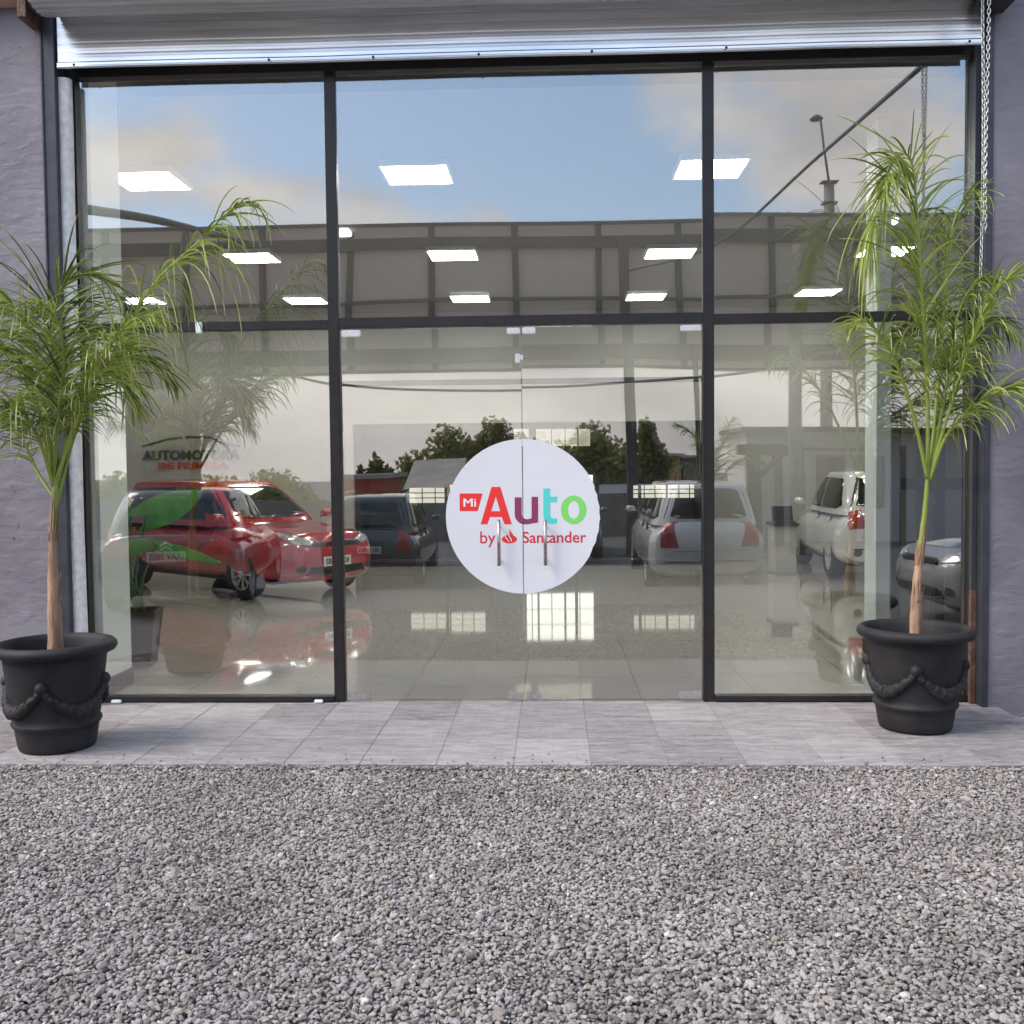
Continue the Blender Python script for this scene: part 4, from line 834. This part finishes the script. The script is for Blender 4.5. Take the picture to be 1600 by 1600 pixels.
        # door seams and handle
        for xs_ in (mid, fx(zb_)-.02, mid-.78):
            decal('door_seam', [(xs_-.004, .28), (xs_+.004, .28), (xs_+.004, belt-.02), (xs_-.004, belt-.02)], side, Mt['black'], off=.0015, rings=2, sub=6)
        decal('door_handle', [(mid+.07, belt-.15), (mid+.24, belt-.15), (mid+.24, belt-.12), (mid+.07, belt-.12)], side, pm, off=.025)
        decal('door_handle', [(mid-.70, belt-.15), (mid-.53, belt-.15), (mid-.53, belt-.12), (mid-.70, belt-.12)], side, pm, off=.025)
        # lights
        fq = lambda u, z, s_=s_: ((xf+1.5, s_*(u+1.1), z), (-1, -s_*.75, 0))
        ffr = lambda y, z: ((xf+2, y, z), (-1, 0, 0)); frr = lambda y, z: ((xr-2, y, z), (1, 0, 0))
        frq = lambda u, z, s_=s_: ((xr-1.5, s_*(u+1.2), z), (1, -s_*.8, 0))
        hz_ = hood_f+.02
        decal('headlight', [(hw*.42, hz_-.04), (hw*.50, hz_-.085), (hw*.80, hz_-.06), (hw*1.05, hz_+.02), (hw*1.10, hz_+.075), (hw*.75, hz_+.03)], fq, Mt['lens'], off=.012)
        if kind == 'van' or kind == 'wagon': tl = [(hw*.52, belt-.36), (hw*.80, belt-.36), (hw*.86, belt-.02), (hw*.62, belt+.0)]
        elif kind == 'sedan': tl = [(hw*.45, belt-.22), (hw*.95, belt-.20), (hw*.98, belt-.08), (hw*.5, belt-.06)]
        else: tl = [(hw*.42, belt-.22), (hw*.80, belt-.24), (hw*.95, belt-.02), (hw*.70, belt+.02)]
        decal('tail_light', tl, frq, Mt['tail'], off=.014)
        # mirror
        mm_ = MB(); c = Vector((fx(zb_)+.03, s_*(hw*.95+.06), belt+.06)); mm_.lathe([(.001,-.055),(.06,-.045),(.085,0),(.06,.045),(.001,.055)], c, 14); mm_.tube([c-Vector((0,s_*.1,.04)), c], .018, 6); mm_.build('mirror', pm, t)
        # fog lamp / vent
        decal('fog_lamp', [(s_*hw*.62+.06*math.cos(a), .38+.045*math.sin(a)) for a in [i*math.pi/5 for i in range(10)]], ffr, Mt['trim'], off=.006, sub=1)
        if fog: decal('fog_lamp', [(s_*hw*.66+.055*math.cos(a), .40+.055*math.sin(a)) for a in [i*math.pi/5 for i in range(10)]], frr, Mt['trim'], off=.008, sub=1)
        for xw in (xw_f, xw_r):
            wt = bpy.data.objects.new('wheel', None); COL.objects.link(wt); wt.parent = t; wt.location = (xw, s_*(hw-.12), wr)
            ty = MB(); ty.lathe([(rimr,-.09),(wr-.03,-.10),(wr-.005,-.08),(wr,-.05),(wr,.05),(wr-.005,.08),(wr-.03,.10),(rimr,.09),(rimr,-.09)], n=40, axis='y'); fixn(ty.build('tyre', Mt['tyre'], wt))
            rm = MB(); rm.lathe([(rimr+.004,.086),(rimr-.008,.092),(rimr-.02,.08),(rimr-.022,-.08),(rimr+.004,-.086)], n=40, axis='y'); yo = s_*.07
            if s_ < 0: rm.v = [(v[0], -v[1], v[2]) for v in rm.v]
            for k in range(spokes):
                a = 2*math.pi*k/spokes; u = Vector((math.cos(a), 0, math.sin(a))); v = Vector((-math.sin(a), 0, math.cos(a)))
                rm.tube([u*.02+Vector((0,yo*.9,0)), u*rimr*.5+Vector((0,yo*1.02,0)), u*(rimr-.012)+Vector((0,yo*1.1,0))], [.020,.013,.016], 6)
            rm.tube([(0,yo*.6,0),(0,yo*1.2,0)], .04, 12); rm.build('rim', Mt['rim'], wt)
            bk = MB(); bk.lathe([(.001, 0), (rimr-.02, 0)], (0, s_*.01, 0), 30, 'y'); bk.build('brake', Mt['black'], wt)
    ffr = lambda y, z: ((xf+2, y, z), (-1, 0, 0)); frr = lambda y, z: ((xr-2, y, z), (1, 0, 0))
    zb_, zt_ = belt+.035, H-.10; wy0, wy1 = w0*.86, w1*.86
    decal('windshield', [(-wy0, zb_), (wy0, zb_), (wy1, zt_), (-wy1, zt_)], ffr, Mt['cglass'], sub=6)
    decal('rear_window', [(-wy0*.95, zb_+.01), (wy0*.95, zb_+.01), (wy1*.98, zt_), (-wy1*.98, zt_)], frr, Mt['cglass'], sub=6)
    decal('grille', [(-hw*.42, hood_f-.09), (hw*.42, hood_f-.09), (hw*.46, hood_f-.02), (-hw*.46, hood_f-.02)], ffr, Mt['trim'])
    decal('air_intake', [(-hw*.55, .30), (hw*.55, .30), (hw*.48, .40), (-hw*.48, .40)], ffr, Mt['trim'])
    decal('bumper_strip', [(-hw*.74, .44), (hw*.74, .44), (hw*.74, .455), (-hw*.74, .455)], frr, Mt['trim'], off=.003)
    decal('tailgate_seam', [(-hw*.62, .60), (hw*.62, .60), (hw*.62, .606), (-hw*.62, .606)], frr, Mt['black'], off=.002)
    def plt(s, rear):
        zc_ = (.66 if kind != 'sedan' else .52) if rear else .46; sgn = -1 if rear else 1; x = (xr-.035 if rear else xf+.030); pw, ph_ = .21, .058
        if rear: h_ = bvh.ray_cast(Vector((xr-2, 0, zc_)), Vector((1,0,0))); x = h_[0].x-.012
        else: h_ = bvh.ray_cast(Vector((xf+2, 0, zc_)), Vector((-1,0,0))); x = h_[0].x+.012
        pb = MB().box((x-.004, -pw, zc_-ph_), (x+.004, pw, zc_+ph_)).build('number_plate', Mt['plate'], t)
        tm = MB(); text_mb(tm, s, -pw*.88, pw*.88, -ph_*.62, ph_*.62, 0, off=.02)
        tm.v = [(x+sgn*.0055, v[0]*(1 if not rear else -1), zc_+v[2]) for v in tm.v]; tm.build('plate_lettering', Mt['ink_black'], pb)
    if plate: plt(plate, True)
    if platefront: plt(platefront, False)
    if emblem:
        mb = MB(); h_ = bvh.ray_cast(Vector((xr-2, 0, belt-.12)), Vector((1,0,0))); x = h_[0].x-.014
        for dz_ in (0, .045): mb.tube([(x, -.065, belt-.17+dz_), (x, 0, belt-.13+dz_), (x, .065, belt-.17+dz_)], .010, 6)
        mb.build('chevron_emblem', Mt['chrome'], t)
    if roofrails:
        for s_ in (1, -1):
            rr_ = MB(); rr_.tube([(gf1-.15, s_*w1*.93, H-.04), (gf1-.3, s_*w1*.95, H+.03), (0, s_*w1*.95, H+.045), (gr1+.3, s_*w1*.95, H+.03), (gr1+.1, s_*w1*.93, H-.04)], .018, 8); rr_.build('roof_rail', Mt['rim'], t)
    bx_ = MB().box((xr+.35, -hw+.16, .2), (xf-.35, hw-.16, .30)); bx_.build('underbody', Mt['black'], t)
    return t
# inside: the red sedan and the white hatchback
w_ = gnd(383, 936)
hd = math.atan2(-.62, .79); Lr = 4.2
def place(loc_w, local, hdg): c, s_ = math.cos(hdg), math.sin(hdg); return (loc_w.x-(local[0]*c-local[1]*s_), loc_w.y-(local[0]*s_+local[1]*c), 0)
make_car('red_car', 'glossy red sedan parked inside the showroom behind the left pane', place(w_, (Lr/2-Lr*.20, -.75), hd), hd, 'hatch', Lr, 1.68, 1.46, (.36,.005,.010), platefront='SBU 2108')
w2 = gnd(1300, 905); hd2 = rad(87); Lw = 3.7
c2 = (at(1408, 800, 8.7).x, 9.15, 0)
make_car('white_car', 'white hatchback parked inside behind the right pane', (at(1404, 850, 7.0).x+.05, 8.65, 0), hd2, 'hatch', Lw, 1.62, 1.5, (.62,.60,.57), fog=True)
# outside, behind and beside the camera: seen in the glass
GZ = -.42; GF = -2.4
q = mir(238, 850, 4.3); make_car('parked_car', 'dark hatchback reflected over the red car, tail towards the shop', (q.x-.15, -4.35-2.0, -.05), rad(-98), 'hatch', 4.0, 1.68, 1.42, (.045,.046,.05), plate='IAAV 3805', emblem=True, group='cars parked outside the shop')
q = mir(566, 850, 10.0); make_car('parked_car', 'dark estate car with roof rails reflected between red car and round sticker', (q.x, -10.2-2.2, GZ), rad(-92), 'wagon', 4.5, 1.76, 1.55, (.055,.055,.055), plate='SBU 1862', roofrails=True, group='cars parked outside the shop')
q = mir(1104, 850, 7.9); make_car('parked_car', 'silver minivan reflected beside the right door post', (q.x, -7.9-2.2, -.28), rad(-90), 'van', 4.4, 1.78, 1.60, (.66,.65,.62), plate=None, group='cars parked outside the shop')
q = mir(880, 850, 14); make_car('parked_car', 'dark saloon reflected low behind the round sticker', (q.x, -14-2.2, GZ), rad(-88), 'sedan', 4.3, 1.7, 1.40, (.10,.11,.12), plate='SCR 5846', group='cars parked outside the shop')
q = mir(1500, 900, 3.4); make_car('parked_car', 'silver-grey car reflected at the right edge behind the right pot', (q.x+1.85, -3.9, -.05), rad(180-8), 'sedan', 4.4, 1.72, 1.42, (.30,.31,.31), group='cars parked outside the shop')

# ------------------------------------------------------------------ the yard across: fascia, poles, trees, houses
cn = thing('steel_fascia', 'long raised sheet fascia on posts reflected across the glazing', 'fascia', (0, -16, 0))
zt = mir(800, 348, 16).z; zb = mir(800, 582, 16).z; zbar = [mir(800, y, 16).z for y in (383, 478, 556)]
X0, X1 = -16.0, 16.5
MB().box((X0, -.05, zb), (X1, .0, zt)).build('sheet', Mt['canvas'], cn)
x = mir(675, 450, 16).x; 
sx = mir(805, 450, 16).x-x; k0 = int((X0-x)/sx); xs_ = [x+sx*k for k in range(k0, k0+20) if X0 < x+sx*k < X1]
for xx in xs_: MB().box((xx-.07, .002, zb), (xx+.07, .10, zt)).build('upright', Mt['ribs'], cn)
for z, h in ((zt-.04, .04), (zbar[0], .14), (zbar[1], .04), (zbar[2], .17), (zb+.03, .03)): MB().box((X0, .102, z-h), (X1, .16, z+h)).build('rail', Mt['ribs'], cn)
for px in (978, 1086, 268): xx = mir(px, 500, 15.8).x; w = {978: .11, 268: .60}.get(px, .055); MB().box((xx-w, .17, GZ), (xx+w, .17+2*w, zb+.5 if px != 978 else zbar[0])).build('post', Mt['ribs'], cn)
def cable(name, label, pts, r, m='ribs', cat='cable'):
    mb = MB(); mb.tube(bez(pts, 40), r, 8); return tag(mb.build(name, Mt[m]), label, cat)
cable('stay_rod', 'diagonal steel stay reflected across the upper right pane', [mir(1462, 85, .9), mir(1280, 245, 6), mir(1115, 388, 12), mir(985, 428, 15.7)], .022, 'jamb', 'stay')
cable('stay_beam', 'dark sloping beam reflected in the upper left pane', [mir(90, 322, 6.0), mir(250, 347, 11), mir(390, 382, 15.7)], .07, 'ribs', 'beam')
cable('power_cable', 'thick sagging cable reflected under the fascia', [mir(380, 560, 20), mir(550, 604, 20), mir(815, 612, 20), mir(1000, 600, 20), mir(1300, 560, 20)], .035, 'ribs')
# lamp post
lpx = mir(1294, 300, 24); lt = thing('street_lamp', 'tall street lamp rising above the reflected fascia at right', 'street lamp', (lpx.x, -24, GZ))
b0 = mir(1294, 288, 24).z-GZ; t0 = mir(1279, 188, 24); 
MB().tube([(0,0,0),(0,0,b0)], [.2,.15], 12).build('pole', Mt['concrete'], lt); MB().tube([(0,0,b0+.002),(t0.x-lpx.x,0,t0.z-GZ)], .035, 8).build('arm', Mt['ribs'], lt)
MB().lathe([(.001,-.06),(.16,-.04),(.2,0),(.12,.08),(.04,.12),(.001,.13)], (t0.x-lpx.x-.12, 0, t0.z-GZ), 14).build('lamp_head', Mt['ribs'], lt)
MB().box((-.24,-.2,b0-.02),(.24,.2,b0+.0)).box((-.2,-.18,b0-.65),(.2,.18,b0-.6)).build('collar', Mt['ribs'], lt)

_t = Mt['tree'].node_tree
for _n in _t.nodes:
    if _n.type == 'MIX_SHADER': _n.inputs[0].default_value = .55
def blob_tree(name, label, base, crown, n, leaf=.22, trunk_r=.2, seed=1, tint=.4, group='trees across the yard'):
    """crown: list of (cx, cz, rx, rz) relative to the base"""
    t = thing(name, label, 'tree', base, 0, group); r_ = np.random.default_rng(seed); mb = MB(); tot = sum(c[2]*c[3] for c in crown); n = int(n*1.4)
    for (cx0, cz0, rx, rz) in crown:
        m = int(n*rx*rz/tot); D = r_.normal(size=(m, 3)); D /= np.linalg.norm(D, axis=1)[:, None]; R_ = r_.random(m)**.45; k = 0
        for d, rr in zip(D, R_):
            f = 1+.38*noise.noise(Vector((d[0]*2.2+cx0, d[1]*2.2+seed, d[2]*2.2+cz0))); gap = noise.noise(Vector((d[0]*rr*3.5+seed*3, d[1]*rr*3.5, d[2]*rr*3.5+cx0)))
            if gap < -.22: continue
            c = Vector((cx0+d[0]*rx*rr*f, d[1]*rx*rr*f, cz0+d[2]*rz*rr*f)); a = Vector(r_.normal(size=3)).normalized(); b = a.cross(Vector(r_.normal(size=3))).normalized(); s_ = leaf*(.6+.8*r_.random())
            mb.add([c-a*s_*.5, c+b*s_*.35, c+a*s_*.5, c-b*s_*.35], [(0,1,2,3)], False, 0, float(np.clip(tint+.35*gap+r_.uniform(-.2,.2), 0, 1)))
    mb.build('crown', Mt['tree'], t); tb = MB(); top_ = max(c[1] for c in crown); tb.tube([(0,0,0),(.1,0,top_*.4),(0,0,top_*.85)], [trunk_r,trunk_r*.7,trunk_r*.3], 8)
    for c in crown[:5]: tb.tube([(.05,0,top_*.35),(c[0]*.5,0,(top_*.35+c[1])/2),(c[0],0,c[1])], [trunk_r*.5,trunk_r*.3,trunk_r*.1], 6)
    tb.build('trunk', Mt['tbark'], t); return t
TY = 42
def tr(px, top_py, w_px, label, seed, n=5200, tint=.4, Y=TY, leaf=.26, name='tree'):
    q = mir(px, top_py, Y); hh = q.z-GF; w = w_px/1600*(Y+6.83)/2; r_ = random.Random(seed); cr_ = []
    for k in range(6): cr_.append((r_.uniform(-.55,.55)*w, hh*r_.uniform(.38,.70), w*r_.uniform(.45,.6), hh*r_.uniform(.22,.3)))
    cr_.append((r_.uniform(-.2,.2)*w, hh*.80, w*.42, hh*.2)); blob_tree(name, label, (q.x, -Y, GF), cr_, n, leaf, .16, seed, tint)
tr(700, 668, 165, 'broad olive-green tree reflected left of the sticker', 2, 8000)
tr(775, 655, 125, 'tall tree reflected above the sticker on its left side', 3, 7000)
tr(905, 668, 165, 'dense green tree reflected above the sticker on its right side', 4, 8000)
tr(1000, 655, 75, 'tall dark narrow tree reflected near the right door post', 5, 6500, .2)
tr(592, 708, 60, 'small rounded tree reflected above the grey estate car', 6, 3500, .25)
tr(640, 716, 70, 'low bushy tree reflected behind the grey estate car roof', 7, 3500, .35)
tr(565, 722, 26, 'thin dark conifer reflected next to the left door post', 8, 1800, .1)
tr(440, 728, 180, 'wide pale bush reflected above the red car', 9, 6000, .75)
tr(320, 738, 200, 'pale hedge-like tree reflected behind the wall sign', 10, 6000, .7)
tr(200, 735, 160, 'pale green tree reflected beside the left column', 11, 5000, .6)
tr(735, 688, 190, 'dense olive bush reflected beside the left edge of the sticker', 13, 6000, .5, 44)
tr(950, 684, 190, 'dense olive bush reflected beside the right edge of the sticker', 14, 6000, .5, 44)
tr(650, 706, 170, 'low olive bush reflected between the hut roof and tall trees', 15, 5000, .45, 44)
tr(840, 690, 120, 'low wide tree reflected right behind the round sticker', 12, 5000, .4, 46)
# houses
def house(name, label, px0_, px1_, pyt, Y, m, roof=None, wins=2):
    A = mir(px0_, pyt, Y); B = mir(px1_, pyt, Y); w = (B.x-A.x)/2; hz_ = A.z-GF; t = thing(name, label, 'house', ((A.x+B.x)/2, -Y-2.5, GF))
    MB().box((-w, -2.4, 0), (w, 2.5, hz_)).build('wall', m, t)
    rf = MB(); rf.box((-w-.25, -2.6, hz_+.002), (w+.25, 2.75, hz_+.18)) if roof != 'gable' else rf.add([(-w-.3,2.8,hz_),(w+.3,2.8,hz_),(w+.3,-2.6,hz_),(-w-.3,-2.6,hz_),(-w-.3,.1,hz_+1.0),(w+.3,.1,hz_+1.0)], [(0,1,5,4),(2,3,4,5),(0,4,3),(1,2,5),(3,2,1,0)])
    fixn(rf.build('roof', mat('roof_sheet', (.38,.34,.29), .8, var=.15, vscale=2), t))
    for k in range(wins):
        x = -w+2*w*(k+.22)/wins; f_ = fixn(MB().box((x-.4, 2.502, 1.1), (x+.4, 2.55, 2.1)).build('window', Mt['white'], t)); MB().box((x-.32, 2.552, 1.18), (x+.32, 2.56, 2.02)).build('pane', Mt['cglass'], f_)
    fixn(MB().box((-.45, 2.502, 0), (.45, 2.56, 2.05)).build('door', Mt['tbark'], t)); return t
house('house', 'low red house reflected beside the left door post', 530, 598, 748, 34, mat('red_render', (.42,.085,.05), .8, var=.1, vscale=3))
house('house', 'cream hut with pale gabled roof reflected left of the sticker', 645, 705, 765, 30, mat('cream_render', (.62,.50,.38), .8, var=.1, vscale=3), 'gable', 1)
house('house', 'tall orange-brown building reflected near the right door post', 1020, 1054, 716, 52, mat('orange_brick', (.50,.26,.10), .8, var=.25, vscale=2))
house('house', 'grey block reflected just left of the right door post', 1057, 1092, 718, 54, mat('grey_render', (.22,.21,.20), .8, var=.1, vscale=2))
# the neighbouring white shed with steel carport, reflected in the right pane
shd = thing('shed', 'pale shed with dark steel porch reflected in the right pane', 'shed', (0, -19, GZ))
A = mir(1165, 672, 19); B = mir(1600, 672, 19); hz_ = A.z-GZ
MB().box((A.x, -3, 0), (B.x, 0, hz_)).build('wall', mat('shed_wall', (.58,.56,.53), .8, var=.05, vscale=2), shd)
MB().box((A.x-.2, -3.1, hz_+.002), (B.x, .5, hz_+.12)).build('roof', Mt['ribs'], shd)
for px, w in ((1175,.16),(1215,.1),(1250,.09),(1355,.09),(1410,.06)): xx = mir(px, 700, 17.5).x; MB().box((xx-w, 1.4, 0), (xx+w, 1.4+2*w, hz_-.35)).build('post', Mt['ribs'], shd)
xa_, xb_ = mir(1150, 700, 17.5).x, mir(1370, 700, 17.5).x; MB().box((xa_, 1.35, hz_-.62), (xa_+1.3, 1.7, hz_-.36)).build('beam', Mt['ribs'], shd); MB().box((xa_+1.5, 1.4, hz_-.5), (xb_, 1.55, hz_-.42)).build('beam', Mt['ribs'], shd)
MB().tube([mir(1170, 760, 17.4)-Vector((0,-19,GZ)), mir(1232, 700, 17.4)-Vector((0,-19,GZ))], .07, 6).build('brace', Mt['ribs'], shd)
for k in range(2):
    xx = mir(1275+k*60, 700, 19).x; f_ = MB().box((xx, .002, .9), (xx+.7, .05, 2.3)).build('window', Mt['ribs'], shd); MB().box((xx+.06, .052, .96), (xx+.64, .06, 2.24)).build('pane', Mt['cglass'], f_)
# long low boundary wall with sign band across the yard
bw = thing('boundary_wall', 'long low pale wall band reflected above the parked cars', 'wall', (0, -22, GZ))
A = mir(930, 762, 22); MB().box((-14, -.2, 0), (A.x+5, 0, A.z-GZ-.25)).build('base', Mt['concrete'], bw); MB().box((mir(930, 760, 22).x, .002, A.z-GZ-.24), (A.x+3.5, .06, A.z-GZ)).build('band', Mt['white'], bw)
# utility pole
up_ = mir(1291, 560, 13); pp = thing('utility_pole', 'tall wooden utility pole reflected behind the right pot palm', 'pole', (up_.x, -15.4, GZ)); MB().tube([(0,0,0),(0,0,6.6)], [.16,.13], 12).build('shaft', Mt['concrete'], pp); MB().tube([(-.12,.05,3.6),(.12,.05,3.6)], .04, 6).build('collar', Mt['ribs'], pp)

# a young palm standing across the yard
def mth(Y, *c): return [mir(x, y, Y+dy) for x, y, dy in c]
yb = mir(1108, 800, 12.5); yb = Vector((yb.x, -12.5, GZ))
yp = palm('young feathery palm reflected just right of the right door post', yb, [(yb, .06), (mir(1108, 820, 12.5), .05), (mir(1110, 780, 12.5), .04), (mir(1110, 765, 12.5), .03), (mir(1110, 750, 12.5), .02)],
 [(mth(12.5, (1110,770,0),(1100,720,.1),(1078,680,.2),(1048,662,.3)), dict(n=30, L=.50, droop=.6, bare=.2, tint=.3, w=.012)),
  (mth(12.5, (1110,770,0),(1118,720,.1),(1130,680,.1),(1145,650,.2)), dict(n=34, L=.50, droop=.5, bare=.2, tint=.3, w=.012)),
  (mth(12.5, (1110,770,0),(1135,735,.1),(1165,715,.1),(1195,725,.2)), dict(n=30, L=.45, droop=.6, bare=.2, tint=.3, w=.012)),
  (mth(12.5, (1110,770,0),(1090,745,.1),(1065,730,.1),(1040,745,.2)), dict(n=28, L=.45, droop=.6, bare=.2, tint=.3, w=.012)),
  (mth(12.5, (1110,770,0),(1111,730,0),(1112,700,-.1),(1100,675,-.2)), dict(n=28, L=.45, droop=.6, bare=.2, tint=.3, w=.012))], 9)
yp['group'] = 'palms across the yard'; del yp['group']
